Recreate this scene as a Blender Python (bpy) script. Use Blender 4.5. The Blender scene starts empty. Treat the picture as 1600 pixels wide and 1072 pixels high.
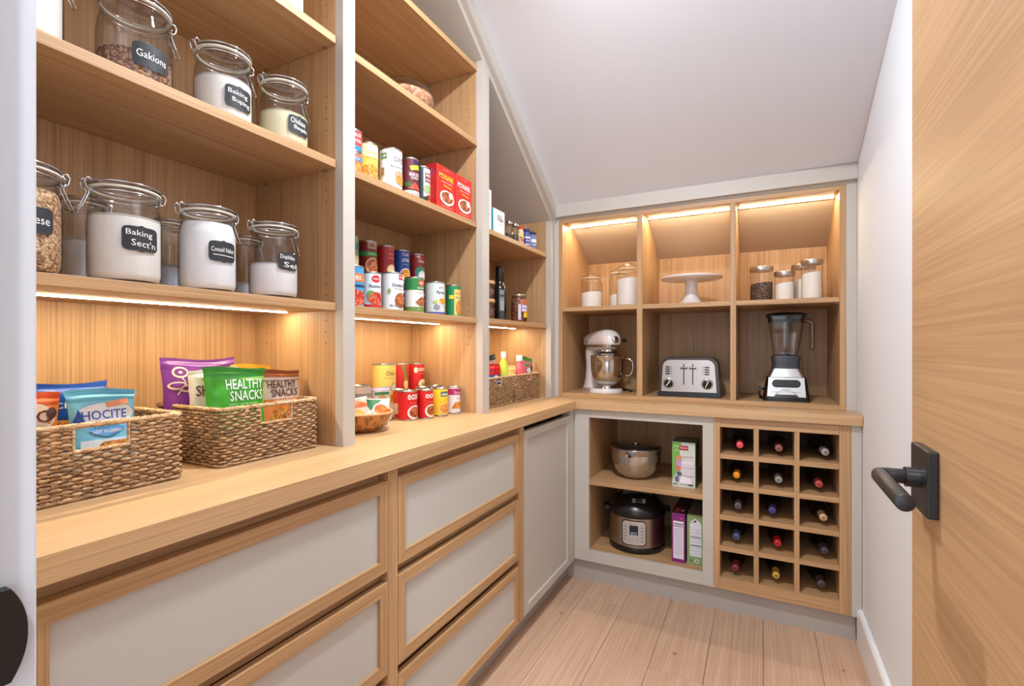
import bpy, math, random
from math import pi, sin, cos, tan, atan2, sqrt, radians
from mathutils import Vector, noise

sc = bpy.context.scene
random.seed(7)

# ------------------------------------------------------------------ camera
FPX = 762.0                                   # focal length in pixels of the 1600 px wide frame
cd = bpy.data.cameras.new('camera')
cam = bpy.data.objects.new('camera', cd)
sc.collection.objects.link(cam)
cd.sensor_fit = 'HORIZONTAL'; cd.sensor_width = 36.0
cd.lens = FPX / 1600 * 36.0
cd.shift_y = 6.0 / 1600
cd.clip_start = 0.01
cam.location = (0, 0, 1.195)
cam.rotation_euler = (pi / 2, 0, math.atan(390 / 762.0))
sc.camera = cam

# ------------------------------------------------------------------ world, lamps, exposure
w = bpy.data.worlds.new('world'); sc.world = w; w.use_nodes = True
bg = w.node_tree.nodes['Background']
bg.inputs[0].default_value = (0.86, 0.92, 1.0, 1)
bg.inputs[1].default_value = 1.5
sc.view_settings.view_transform = 'Standard'
sc.view_settings.look = 'None'
sc.view_settings.gamma = 1.0
sc.view_settings.use_curve_mapping = False
sc.view_settings.exposure = 0.42
sc.cycles.max_bounces = 12; sc.cycles.diffuse_bounces = 7; sc.cycles.transparent_max_bounces = 16; sc.cycles.sample_clamp_indirect = 6

def lamp(name, kind, loc, power, color, size=0.1, target=None, sy=None):
    d = bpy.data.lights.new(name, kind); d.energy = power; d.color = color
    if kind == 'AREA':
        d.shape = 'RECTANGLE' if sy else 'DISK'; d.size = size
        if sy: d.size_y = sy
    o = bpy.data.objects.new(name, d); sc.collection.objects.link(o); o.location = loc
    if target:
        o.rotation_euler = (Vector(target) - Vector(loc)).to_track_quat('-Z', 'Y').to_euler()
    return o
lamp('ceiling_downlight', 'AREA', (-0.42, 1.05, 2.62), 27, (0.90, 0.95, 1.0), 0.13, (-0.42, 1.05, 0))
lamp('added_fill_glow', 'POINT', (-0.28, .70, 1.98), 3.2, (0.84, 0.93, 1.0), 0.1).data.shadow_soft_size = 0.2  # added soft fill with no fixture, hung out of view
lamp('hall_downlight', 'AREA', (-0.12, -0.52, 2.62), 24, (0.92, 0.96, 1.0), 0.12, (-0.2, 0.9, 0))
lamp('hall_fill_light', 'AREA', (-0.1, -1.6, 1.5), 11, (0.80, 0.90, 1.0), 1.6, (-0.1, 1, 1.3), 2.0)  # unseen soft panel added behind the camera as front fill through the doorway
LED_E = 95.0

# ------------------------------------------------------------------ materials
_m = {}
def nt(name):
    m = bpy.data.materials.new(name); m.use_nodes = True
    return m, m.node_tree.nodes, m.node_tree.links, m.node_tree.nodes['Principled BSDF']
def lin(c):
    return tuple((x / 255 / 12.92) if x / 255 <= .04045 else ((x / 255 + .055) / 1.055) ** 2.4 for x in c)
def pm(rgb, rough=.5, metal=0.0, name=None, coat=0.0):
    key = (rgb, rough, metal, coat)
    if key in _m: return _m[key]
    m, N, L, b = nt(name or 'paint_%02x%02x%02x' % tuple(int(v) for v in rgb))
    b.inputs['Base Color'].default_value = (*lin(rgb), 1)
    b.inputs['Roughness'].default_value = rough
    b.inputs['Metallic'].default_value = metal
    if coat: b.inputs['Coat Weight'].default_value = coat
    tc = N.new('ShaderNodeTexCoord'); n = N.new('ShaderNodeTexNoise'); n.inputs['Scale'].default_value = 30
    r = N.new('ShaderNodeMapRange'); r.inputs['To Min'].default_value = rough * .9; r.inputs['To Max'].default_value = min(1, rough * 1.1)
    L.new(tc.outputs['Object'], n.inputs['Vector']); L.new(n.outputs['Fac'], r.inputs['Value']); L.new(r.outputs['Result'], b.inputs['Roughness'])
    _m[key] = m; return m

def oak(axis, c0=(160, 122, 83), c1=(198, 158, 114), rough=.45, fine=380, name=None, rnd=0.0):
    """rift-cut oak: long streaks running along the axis"""
    key = ('oak', axis, c0, c1, rough, fine, rnd)
    if key in _m: return _m[key]
    m, N, L, b = nt(name or 'oak_grain_' + 'xyz'[axis])
    tc = N.new('ShaderNodeTexCoord'); mp = N.new('ShaderNodeMapping')
    s = [fine, fine, fine]; s[axis] = 2.2
    mp.inputs['Scale'].default_value = s
    L.new(tc.outputs['Object'], mp.inputs['Vector'])
    n = N.new('ShaderNodeTexNoise'); n.inputs['Scale'].default_value = 1.0; n.inputs['Detail'].default_value = 4; n.inputs['Roughness'].default_value = .6
    n.inputs['Distortion'].default_value = .25
    mp2 = N.new('ShaderNodeMapping'); s2 = [34, 34, 34]; s2[axis] = .9
    mp2.inputs['Scale'].default_value = s2; L.new(tc.outputs['Object'], mp2.inputs['Vector'])
    n2 = N.new('ShaderNodeTexNoise'); n2.inputs['Scale'].default_value = 1.0; n2.inputs['Detail'].default_value = 3; n2.inputs['Distortion'].default_value = .8
    src1, src2 = mp.outputs['Vector'], mp2.outputs['Vector']
    if rnd:
        oi = N.new('ShaderNodeObjectInfo'); ad = N.new('ShaderNodeVectorMath'); ad.operation = 'ADD'
        ml = N.new('ShaderNodeMath'); ml.operation = 'MULTIPLY'; ml.inputs[1].default_value = 97
        L.new(oi.outputs['Random'], ml.inputs[0]); L.new(src1, ad.inputs[0]); L.new(ml.outputs[0], ad.inputs[1]); src1 = ad.outputs[0]
        ad2 = N.new('ShaderNodeVectorMath'); ad2.operation = 'ADD'; L.new(src2, ad2.inputs[0]); L.new(ml.outputs[0], ad2.inputs[1]); src2 = ad2.outputs[0]
    L.new(src1, n.inputs['Vector']); L.new(src2, n2.inputs['Vector'])
    mx = N.new('ShaderNodeMath'); mx.operation = 'MULTIPLY_ADD'; mx.inputs[1].default_value = .72
    hl = N.new('ShaderNodeMath'); hl.operation = 'MULTIPLY'; hl.inputs[1].default_value = .28
    L.new(n2.outputs['Fac'], hl.inputs[0]); L.new(n.outputs['Fac'], mx.inputs[0]); L.new(hl.outputs[0], mx.inputs[2])
    cr = N.new('ShaderNodeValToRGB')
    cr.color_ramp.elements[0].position = .37; cr.color_ramp.elements[0].color = (*lin(c0), 1)
    cr.color_ramp.elements[1].position = .62; cr.color_ramp.elements[1].color = (*lin(c1), 1)
    L.new(mx.outputs[0], cr.inputs['Fac'])
    out = cr.outputs['Color']
    if rnd:
        hv = N.new('ShaderNodeHueSaturation'); mr = N.new('ShaderNodeMapRange')
        mr.inputs['To Min'].default_value = 1 - rnd; mr.inputs['To Max'].default_value = 1 + rnd
        L.new(oi.outputs['Random'], mr.inputs['Value']); L.new(mr.outputs['Result'], hv.inputs['Value']); L.new(out, hv.inputs['Color']); out = hv.outputs['Color']
    L.new(out, b.inputs['Base Color'])
    bp = N.new('ShaderNodeBump'); bp.inputs['Strength'].default_value = .06; bp.inputs['Distance'].default_value = .001
    L.new(n.outputs['Fac'], bp.inputs['Height']); L.new(bp.outputs['Normal'], b.inputs['Normal'])
    b.inputs['Roughness'].default_value = rough
    _m[key] = m; return m

def speckle(cols, scale=120, rough=.7, bump=.5, name='speckle'):
    key = ('sp', tuple(cols), scale, rough)
    if key in _m: return _m[key]
    m, N, L, b = nt(name)
    tc = N.new('ShaderNodeTexCoord'); v = N.new('ShaderNodeTexVoronoi'); v.inputs['Scale'].default_value = scale
    L.new(tc.outputs['Object'], v.inputs['Vector'])
    sp = N.new('ShaderNodeSeparateColor'); L.new(v.outputs['Color'], sp.inputs['Color'])
    cr = N.new('ShaderNodeValToRGB'); cr.color_ramp.interpolation = 'CONSTANT'
    e = cr.color_ramp.elements
    e[0].position = 0; e[0].color = (*lin(cols[0]), 1)
    e[1].position = 1.0 / len(cols); e[1].color = (*lin(cols[1]), 1)
    for i, c in enumerate(cols[2:]):
        k = e.new((i + 2) / len(cols)); k.color = (*lin(c), 1)
    L.new(sp.outputs['Red'], cr.inputs['Fac'])
    mixn = N.new('ShaderNodeMix'); mixn.data_type = 'RGBA'; mixn.blend_type = 'MULTIPLY'; mixn.inputs['Factor'].default_value = .6
    cr2 = N.new('ShaderNodeValToRGB'); cr2.color_ramp.elements[0].color = (1, 1, 1, 1); cr2.color_ramp.elements[1].color = (.35, .3, .25, 1)
    cr2.color_ramp.elements[0].position = .35; cr2.color_ramp.elements[1].position = .9
    L.new(v.outputs['Distance'], cr2.inputs['Fac'])
    L.new(cr.outputs['Color'], mixn.inputs[6]); L.new(cr2.outputs['Color'], mixn.inputs[7]); L.new(mixn.outputs[2], b.inputs['Base Color'])
    bp = N.new('ShaderNodeBump'); bp.inputs['Strength'].default_value = bump; bp.inputs['Distance'].default_value = .002; bp.invert = True
    L.new(v.outputs['Distance'], bp.inputs['Height']); L.new(bp.outputs['Normal'], b.inputs['Normal'])
    b.inputs['Roughness'].default_value = rough
    _m[key] = m; return m

def glass_mat(name, tint=(.97, .98, .98), edge=(.50, .53, .55), gloss=1.0):
    m = bpy.data.materials.new(name); m.use_nodes = True
    N, L = m.node_tree.nodes, m.node_tree.links
    N.remove(N['Principled BSDF']); out = N['Material Output']
    t = N.new('ShaderNodeBsdfTransparent'); g = N.new('ShaderNodeBsdfGlossy'); g.inputs['Roughness'].default_value = .03
    lw = N.new('ShaderNodeLayerWeight'); lw.inputs['Blend'].default_value = .25
    mc = N.new('ShaderNodeMix'); mc.data_type = 'RGBA'; mc.inputs[6].default_value = (*tint, 1); mc.inputs[7].default_value = (*edge, 1)
    L.new(lw.outputs['Facing'], mc.inputs['Factor']); L.new(mc.outputs[2], t.inputs['Color'])
    l2 = N.new('ShaderNodeLayerWeight'); l2.inputs['Blend'].default_value = .5
    pw = N.new('ShaderNodeMath'); pw.operation = 'POWER'; pw.inputs[1].default_value = 4.0; L.new(l2.outputs['Facing'], pw.inputs[0])
    ml = N.new('ShaderNodeMath'); ml.operation = 'MULTIPLY_ADD'; ml.inputs[1].default_value = .8 * gloss; ml.inputs[2].default_value = .045 * gloss
    L.new(pw.outputs[0], ml.inputs[0])
    mx = N.new('ShaderNodeMixShader'); L.new(ml.outputs[0], mx.inputs[0]); L.new(t.outputs[0], mx.inputs[1]); L.new(g.outputs[0], mx.inputs[2])
    L.new(mx.outputs[0], out.inputs['Surface'])
    return m

def brushed(rgb=(190, 186, 180), rough=.28, axis=0, name='brushed_steel'):
    key = ('br', rgb, rough, axis)
    if key in _m: return _m[key]
    m, N, L, b = nt(name)
    b.inputs['Base Color'].default_value = (*lin(rgb), 1); b.inputs['Metallic'].default_value = 1
    tc = N.new('ShaderNodeTexCoord'); mp = N.new('ShaderNodeMapping'); s = [400, 400, 400]; s[axis] = 6
    mp.inputs['Scale'].default_value = s; n = N.new('ShaderNodeTexNoise'); n.inputs['Scale'].default_value = 1
    L.new(tc.outputs['Object'], mp.inputs['Vector']); L.new(mp.outputs['Vector'], n.inputs['Vector'])
    r = N.new('ShaderNodeMapRange'); r.inputs['To Min'].default_value = rough * .8; r.inputs['To Max'].default_value = rough * 1.25
    L.new(n.outputs['Fac'], r.inputs['Value']); L.new(r.outputs['Result'], b.inputs['Roughness'])
    _m[key] = m; return m

def emit(name, col, strength):
    m = bpy.data.materials.new(name); m.use_nodes = True
    N, L = m.node_tree.nodes, m.node_tree.links
    N.remove(N['Principled BSDF']); e = N.new('ShaderNodeEmission'); e.inputs[0].default_value = (*col, 1); e.inputs[1].default_value = strength
    L.new(e.outputs[0], N['Material Output'].inputs['Surface']); return m

OX, OY, OZ = oak(0), oak(1), oak(2)
WT0, WT1 = (182, 144, 102), (205, 168, 125)
TX = oak(0, WT0, WT1, .42, 240, 'worktop_oak_x'); TY = oak(1, WT0, WT1, .42, 240, 'worktop_oak_y')
DOORM = oak(1, (168, 129, 90), (188, 148, 106), .5, 230, 'door_oak')
FLM = oak(1, (176, 142, 116), (198, 164, 138), .55, 160, 'floor_oak', rnd=.09)
GREIGE = pm((190, 183, 174), .5, 0, 'greige_paint')
PANEL = pm((192, 188, 181), .5, 0, 'panel_paint')
TOE = pm((172, 163, 156), .55, 0, 'plinth_paint')
WALL = pm((222, 226, 233), .85, 0, 'wall_paint')
WHITE = pm((226, 227, 231), .45, 0, 'white_gloss_paint')
BLACK = pm((24, 23, 25), .35, 0, 'black_metal')
CHROME = pm((205, 205, 208), .12, 1.0, 'chrome')
STEEL = brushed()
TIN = pm((178, 176, 172), .3, 1.0, 'tin')
BPLA = pm((14, 14, 15), .3, 0, 'black_plastic')
GLASS = glass_mat('clear_glass')
GLASS2 = glass_mat('canister_glass', (.98, .98, .97), (.72, .72, .70), .8)
FLOUR = pm((236, 230, 224), .9, 0, 'flour')
LEDM = emit('warm_led', (1.0, .83, .56), LED_E)
CHALK = pm((34, 35, 40), .6, 0, 'chalkboard')
CHTXT = pm((235, 235, 232), .8, 0, 'chalk')

# ------------------------------------------------------------------ mesh builder
class MB:
    def __init__(s): s.v = []; s.f = []; s.m = []; s.mats = []; s.sm = []
    def mi(s, m):
        if m not in s.mats: s.mats.append(m)
        return s.mats.index(m)
    def add(s, vs, fs, m, smooth=False):
        o = len(s.v); s.v += [tuple(p) for p in vs]; k = s.mi(m)
        for f in fs: s.f.append(tuple(i + o for i in f)); s.m.append(k); s.sm.append(smooth)
    def box(s, x0, x1, y0, y1, z0, z1, m):
        s.add([(x0, y0, z0), (x1, y0, z0), (x1, y1, z0), (x0, y1, z0), (x0, y0, z1), (x1, y0, z1), (x1, y1, z1), (x0, y1, z1)],
              [(0, 3, 2, 1), (4, 5, 6, 7), (0, 1, 5, 4), (1, 2, 6, 5), (2, 3, 7, 6), (3, 0, 4, 7)], m)
        return s
    def prism(s, pts, m, ax=2, a=0, b=1, smooth=False):
        """extrude a 2D outline along axis ax from a to b"""
        def P(p, t):
            q = [0, 0, 0]; o = [i for i in range(3) if i != ax]; q[o[0]] = p[0]; q[o[1]] = p[1]; q[ax] = t; return tuple(q)
        n = len(pts); vs = [P(p, a) for p in pts] + [P(p, b) for p in pts]
        s.add(vs, [tuple(range(n))[::-1], tuple(range(n, 2 * n))], m)
        s.add(vs, [(i, (i + 1) % n, (i + 1) % n + n, i + n) for i in range(n)], m, smooth)
        return s
    def lathe(s, prof, m, n=32, c=(0, 0, 0), smooth=True, axis=2, cap=True):
        vs = []; fs = []
        for (r, z) in prof:
            for k in range(n):
                a = 2 * pi * k / n
                if axis == 2: vs.append((c[0] + r * cos(a), c[1] + r * sin(a), c[2] + z))
                elif axis == 1: vs.append((c[0] + r * cos(a), c[1] + z, c[2] + r * sin(a)))
                else: vs.append((c[0] + z, c[1] + r * cos(a), c[2] + r * sin(a)))
        for i in range(len(prof) - 1):
            for k in range(n):
                k2 = (k + 1) % n; fs.append((i * n + k, i * n + k2, (i + 1) * n + k2, (i + 1) * n + k))
        s.add(vs, fs, m, smooth)
        if cap:
            if prof[0][0] > 1e-5: s.add(vs[:n], [tuple(range(n))[::-1]], m)
            if prof[-1][0] > 1e-5: s.add(vs[-n:], [tuple(range(n))], m)
        return s
    def tube(s, pts, r, m, n=8, closed=False, cap=True):
        pts = [Vector(p) for p in pts]; N = len(pts); vs = []; up = None
        for i in range(N):
            if closed: t = pts[(i + 1) % N] - pts[i - 1]
            else: t = pts[min(i + 1, N - 1)] - pts[max(i - 1, 0)]
            t.normalize()
            if up is None:
                up = Vector((0, 0, 1)) if abs(t.z) < .9 else Vector((1, 0, 0))
            u = up - t * up.dot(t)
            if u.length < 1e-5: u = t.orthogonal()
            u.normalize(); up = u; w2 = t.cross(u)
            rr = r[i] if isinstance(r, (list, tuple)) else r
            for k in range(n):
                a = 2 * pi * k / n; vs.append(pts[i] + (u * cos(a) + w2 * sin(a)) * rr)
        fs = []
        for i in range(N if closed else N - 1):
            j = (i + 1) % N
            for k in range(n):
                k2 = (k + 1) % n; fs.append((i * n + k, i * n + k2, j * n + k2, j * n + k))
        if cap and not closed:
            fs.append(tuple(range(n))[::-1]); fs.append(tuple(range((N - 1) * n, N * n)))
        s.add(vs, fs, m, True); return s
    def grid(s, fn, nu, nv, m, smooth=True, wrapu=False):
        vs = [fn(i / nu, j / nv) for j in range(nv + 1) for i in range(nu + (0 if wrapu else 1))]
        W = nu if wrapu else nu + 1
        fs = [(j * W + i, j * W + (i + 1) % W, (j + 1) * W + (i + 1) % W, (j + 1) * W + i) for j in range(nv) for i in range(nu)]
        s.add(vs, fs, m, smooth); return s
    def build(s, name, parent=None, loc=None, rotz=0, bevel=0, seg=2, kind=None, label=None):
        me = bpy.data.meshes.new(name); me.from_pydata(s.v, [], s.f)
        for m in s.mats: me.materials.append(m)
        me.polygons.foreach_set('material_index', s.m); me.polygons.foreach_set('use_smooth', s.sm); me.update()
        o = bpy.data.objects.new(name, me); sc.collection.objects.link(o)
        if parent: o.parent = parent
        if loc: o.location = loc
        if rotz: o.rotation_euler = (0, 0, rotz)
        if bevel:
            b = o.modifiers.new('bevel', 'BEVEL'); b.width = bevel; b.segments = seg; b.limit_method = 'ANGLE'; b.angle_limit = radians(50)
        if kind: o['kind'] = kind
        if label: o['label'] = label
        return o

def empty(name, loc, label, cat, group=None, rz=0):
    o = bpy.data.objects.new(name, None); sc.collection.objects.link(o); o.location = loc
    o.rotation_euler = (0, 0, rz); o.empty_display_size = .02
    o['label'] = label; o['category'] = cat
    if group: o['group'] = group
    return o
def tag(o, label, cat, group=None):
    o['label'] = label; o['category'] = cat
    if group: o['group'] = group
    return o

# ------------------------------------------------------------------ printed graphics
_tc = {}
def text_mesh(sx, bold=.0):
    if (sx, bold) in _tc: return _tc[(sx, bold)]
    cu = bpy.data.curves.new('lettering', 'FONT'); cu.body = sx; cu.size = 1; cu.resolution_u = 2; cu.offset = bold
    cu.align_x = 'CENTER'; cu.align_y = 'CENTER'; cu.fill_mode = 'FRONT'
    o = bpy.data.objects.new('lettering', cu); sc.collection.objects.link(o)
    dg = bpy.context.evaluated_depsgraph_get()
    me = bpy.data.meshes.new_from_object(o.evaluated_get(dg))
    V = [(v.co.x, v.co.y) for v in me.vertices]; F = [tuple(p.vertices) for p in me.polygons]
    bpy.data.objects.remove(o); bpy.data.meshes.remove(me)
    xs = [p[0] for p in V]; ys = [p[1] for p in V]
    cx, cy = (min(xs) + max(xs)) / 2, (min(ys) + max(ys)) / 2; W = max(xs) - min(xs); Hh = max(ys) - min(ys)
    V = [((x - cx) / W, (y - cy) / Hh) for x, y in V]
    _tc[(sx, bold)] = (V, F, W, Hh); return _tc[(sx, bold)]

def design(mb, items, mp, off0=.0005, step=.00035):
    """items are drawn with mp(s, t, off) -> point, s to the right and t up, in metres"""
    off = off0
    for it in items:
        k = it[0]
        if k == 'rect':
            _, s0, s1, t0, t1, m = it
            nu = max(1, min(40, int(abs(s1 - s0) / .005))); nv = max(1, min(12, int(abs(t1 - t0) / .015)))
            mb.grid(lambda a, b: mp(s0 + (s1 - s0) * a, t0 + (t1 - t0) * b, off), nu, nv, m, False)
        elif k == 'ell':
            _, cs, ct, rs, rt, m = it
            n = 20; vs = [mp(cs, ct, off)]; fs = []
            for ring in (1, 2, 3):
                for i in range(n):
                    a = 2 * pi * i / n; vs.append(mp(cs + rs * ring / 3 * cos(a), ct + rt * ring / 3 * sin(a), off))
            for i in range(n):
                j = (i + 1) % n; fs.append((0, 1 + i, 1 + j))
                for q in (0, 1): fs.append((1 + q * n + i, 1 + (q + 1) * n + i, 1 + (q + 1) * n + j, 1 + q * n + j))
            mb.add(vs, fs, m)
        elif k == 'poly':
            _, pts, m = it
            P2 = []
            for i in range(len(pts)):
                a, b = pts[i], pts[(i + 1) % len(pts)]; q = max(1, int(sqrt((a[0] - b[0]) ** 2 + (a[1] - b[1]) ** 2) / .006))
                P2 += [(a[0] + (b[0] - a[0]) * j / q, a[1] + (b[1] - a[1]) * j / q) for j in range(q)]
            cx = sum(p[0] for p in P2) / len(P2); cy = sum(p[1] for p in P2) / len(P2); n = len(P2)
            vs = [mp(cx, cy, off)]; fs = []
            for ring in (1, 2, 3):
                vs += [mp(cx + (p[0] - cx) * ring / 3, cy + (p[1] - cy) * ring / 3, off) for p in P2]
            for i in range(n):
                j = (i + 1) % n; fs.append((0, 1 + i, 1 + j))
                for q in (0, 1): fs.append((1 + q * n + i, 1 + (q + 1) * n + i, 1 + (q + 1) * n + j, 1 + q * n + j))
            mb.add(vs, fs, m)
        elif k == 'text':
            _, cs, ct, h, wd, tx, m = it[:7]; slope = it[7] if len(it) > 7 else 0
            V, F, W, Hh = text_mesh(tx, 0.0 if m is CHTXT else .012)
            if not wd: wd = h * W / Hh
            mb.add([mp(cs + x * wd, ct + y * h + x * wd * slope, off) for x, y in V], F, m)
        elif k == 'line':
            _, pts, wd, m = it
            fine = []
            for a, b in zip(pts[:-1], pts[1:]):
                q = max(1, int(sqrt((a[0] - b[0]) ** 2 + (a[1] - b[1]) ** 2) / .003)); fine += [(a[0] + (b[0] - a[0]) * j / q, a[1] + (b[1] - a[1]) * j / q) for j in range(q)]
            fine.append(pts[-1])
            for a, b in zip(fine[:-1], fine[1:]):
                dx, dy = b[0] - a[0], b[1] - a[1]; l = sqrt(dx * dx + dy * dy) or 1; nx, ny = -dy / l * wd / 2, dx / l * wd / 2
                mb.add([mp(a[0] + nx, a[1] + ny, off), mp(a[0] - nx, a[1] - ny, off), mp(b[0] - nx, b[1] - ny, off), mp(b[0] + nx, b[1] + ny, off)], [(0, 1, 2, 3)], m)
        off += step
def cylmap(r, az, z0=0):
    return lambda s_, t, o: ((r + o) * cos(az + s_ / r), (r + o) * sin(az + s_ / r), z0 + t)

C_ = lambda r, g, b, k=.45: pm((r, g, b), k)
RED, WHT, GRN, YEL, BLU, NAVY = C_(196, 24, 28), C_(235, 233, 228), C_(40, 128, 62), C_(240, 205, 50), C_(40, 140, 195), C_(28, 40, 96)
DRED, BLK, CREAM, ORG, PINK = C_(120, 22, 26), C_(26, 26, 30), C_(238, 224, 180), C_(226, 112, 36), C_(190, 50, 110)
BEAN = speckle([(150, 50, 30), (200, 90, 40), (120, 70, 40), (220, 150, 90)], 260, .5, .1, 'printed_stew')
TOMA = speckle([(200, 40, 30), (225, 80, 50), (180, 30, 30), (235, 150, 110)], 240, .5, .1, 'printed_tomato')
CHIK = speckle([(225, 150, 60), (235, 175, 85), (200, 110, 40)], 230, .5, .1, 'printed_chickpeas')
SOUP = speckle([(228, 150, 40), (240, 180, 60), (210, 120, 30)], 150, .5, .1, 'printed_soup')
GRAN = speckle([(140, 92, 66), (172, 120, 86), (112, 72, 52), (196, 150, 112)], 260, .8, .9, 'granola_flakes')
FLAK = speckle([(190, 140, 100), (214, 170, 128), (150, 104, 72), (224, 190, 150)], 210, .8, .9, 'oat_flakes')
PEPP = speckle([(60, 42, 34), (96, 70, 54), (40, 30, 26), (130, 104, 84)], 230, .7, .9, 'peppercorns')
NUTS = speckle([(190, 130, 90), (210, 160, 120), (160, 100, 70)], 90, .7, .9, 'grain_mix')

# ================================================================== THE SETTING
def Zs(y): return min(1.968 + .675 * (2.484 - y), 2.90)     # stair soffit along the left wall
def Zr(y): return min(1.974 + .375 * (2.484 - y), 2.90)     # and along the right wall
XB, XF, XL, XR = -1.39, -1.045, -.84, .36                   # left unit back, shelf fronts, worktop edge, right wall
def struct(o): o['kind'] = 'structure'; return o

fl = struct(MB().box(-1.42, 1.2, -2.2, 3.06, -.06, -.012, pm((110, 84, 64), .8, 0, 'subfloor')).build('floor'))
seams = [-1.146, -.954, -.762, -.57, -.378, -.186, .006, .198, .39, .582]
joints = [[.4, 1.9], [-.3, 1.15], [.75, 2.228], [-.6, 1.3], [-.2, 1.848], [.35], [-.9, 1.05], [.6, 2.9], [0, 1.6]]
for i in range(len(seams) - 1):
    ys = [-2.2] + joints[i] + [3.0 if i < 8 else 3.0]
    for a, b in zip(ys[:-1], ys[1:]):
        if b - a < .05: continue
        g = .0007
        MB().box(seams[i] + g, seams[i + 1] - g, a + g, b - g, -.012, 0, FLM).build('plank', fl, bevel=.0005, seg=1)
# knots in the oak boards
kn = MB()
for (x, y, r) in [(-.301, 1.98, .011), (-.80, 2.05, .009), (-.63, 2.26, .006), (.13, 1.98, .006), (.27, 2.16, .006), (-.22, 1.72, .007), (-.42, 2.14, .004)]:
    kn.lathe([(r * .2, .0002), (r, .0002)], pm((166, 128, 100), .7, 0, 'knot'), 10, (x, y, 0), cap=False)
    kn.lathe([(0, .0004), (r * .45, .0004)], pm((120, 88, 66), .7, 0, 'knot_dark'), 8, (x, y, 0), cap=False)
kn.build('knots', fl, kind='stuff')

cm = MB()
ny, nx = 40, 12
def cpt(a, b):
    y = .0 + 2.50 * b; x = -1.40 + 1.78 * a
    k = min(1, max(0, (x + 1.0) / 1.36)); return (x, y, Zs(y) * (1 - k) + Zr(y) * k)
cm.grid(cpt, nx, ny, WALL, True)
cm.grid(lambda a, b: (cpt(a, b)[0], cpt(a, b)[1], cpt(a, b)[2] + .04), nx, ny, WALL, True)
struct(cm.build('ceiling'))
struct(MB().box(-1.47, -1.402, -.0, 3.1, 0, 2.95, WALL).build('wall_left'))
struct(MB().box(-1.47, .45, 3.0, 3.06, 0, 2.95, WALL).build('wall_back'))
struct(MB().box(XR, .42, .0, 3.0, 0, 2.95, WALL).build('wall_right'))
JAMB_SHADED = pm((210, 215, 222), .5, 0, 'jamb_white_shaded')  # white paint darkened; the weaker light on the lining is in the colour
wf = MB(); wf.box(-1.402, -.47, .0, .15, 0, 2.95, WALL); wf.box(.255, XR, .0, .1, 0, 2.95, WALL); wf.box(-.47, .255, .0, .15, 2.06, 2.95, WALL)
struct(wf.build('wall_front'))
# hall beyond the doorway, behind the camera
hb = MB(); hb.box(-1.47, -1.40, -2.2, 0, 0, 2.7, WALL); hb.box(1.2, 1.27, -2.2, .0, 0, 2.7, WALL); hb.box(.42, 1.27, .0, .06, 0, 2.7, WALL)
struct(hb.build('wall_hall'))
struct(MB().box(-1.47, 1.27, -2.2, -.001, 2.72, 2.78, WALL).build('ceiling_hall'))
# door lining with strike plate
jm = MB(); jm.box(-.47, -.45, .0, .152, 0, 2.06, JAMB_SHADED); jm.box(-.45, -.443, .03, .131, 0, 2.045, JAMB_SHADED)
jm.box(-.45, .235, .0, .15, 2.045, 2.06, JAMB_SHADED); jm.box(.235, .255, .0, .1, 0, 2.06, JAMB_SHADED)
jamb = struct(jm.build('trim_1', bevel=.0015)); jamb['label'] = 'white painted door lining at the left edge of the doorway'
sp = [(.118, .973)] + [(.1445 - .0085 * abs(sin(a)) ** 2.2, 1.004 + .031 * sin(a)) for a in [radians(-90 + 7.5 * i) for i in range(25)]] + [(.118, 1.035)]
MB().prism(sp, BLACK, 0, -.4500, -.4415).build('strike_plate', jamb, bevel=.0012, label='black curved strike plate')
# baseboard on the right wall: angled along the wall foot
bb = MB(); bb.prism([(XR, 0), (.342, 0), (.342, .132), (.348, .14), (XR, .14)], WHITE, 1, .12, 2.39)
struct(bb.build('baseboard_right', bevel=.0012))
# toe kicks
struct(MB().box(-.93, -.912, .155, 2.407, 0, .100, TOE).build('trim_2', bevel=.001))
struct(MB().box(-.912, .342, 2.407, 2.425, 0, .104, TOE).build('trim_3', bevel=.001))
MB().box(-.912, .342, 2.404, 2.408, 0, .012, TOE).build('scribe_bead', bpy.data.objects['trim_3'])

# door leaf, open against the right side
dl = struct(MB().box(.19, .233, .112, .875, .008, 2.035, DOORM).build('door_1', bevel=.001))
hd = MB().box(.178, .19, .754, .826, .986, 1.068, BLACK).build('door_handle', dl, bevel=.0018, label='black square rose with a round bar lever')
hm = MB(); hm.lathe([(.0125, 0), (.0125, .014)], BLACK, 24, (.164, .79, 1.028), axis=0)
hm.tube([(.166, .79, 1.028), (.148, .79, 1.028), (.142, .789, 1.028), (.137, .785, 1.028), (.1365, .779, 1.028), (.1365, .655, 1.028)], .0094, BLACK, 20)
hm.build('lever', hd, bevel=.0006)
hg = MB()
for z in (.25, 1.05, 1.85): hg.lathe([(.006, 0), (.006, .1)], BLACK, 12, (.2335, .106, z))
hg.build('hinge', dl)

# ================================================================== WORKTOP
wt = MB()
z0, z1 = .88, .92
A, B_, Cc, D = (-1.395, .155), (XL, .155), (XL, 2.357), (-1.395, 2.975)
wt.prism([A, B_, Cc, D], TY, 2, z0, z1)
wt.prism([Cc, (.358, 2.357), (.358, 2.975), D], TX, 2, z0, z1)
tag(wt.build('worktop', bevel=.0015), 'L-shaped oak worktop running along the left side and the end wall', 'worktop')

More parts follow.
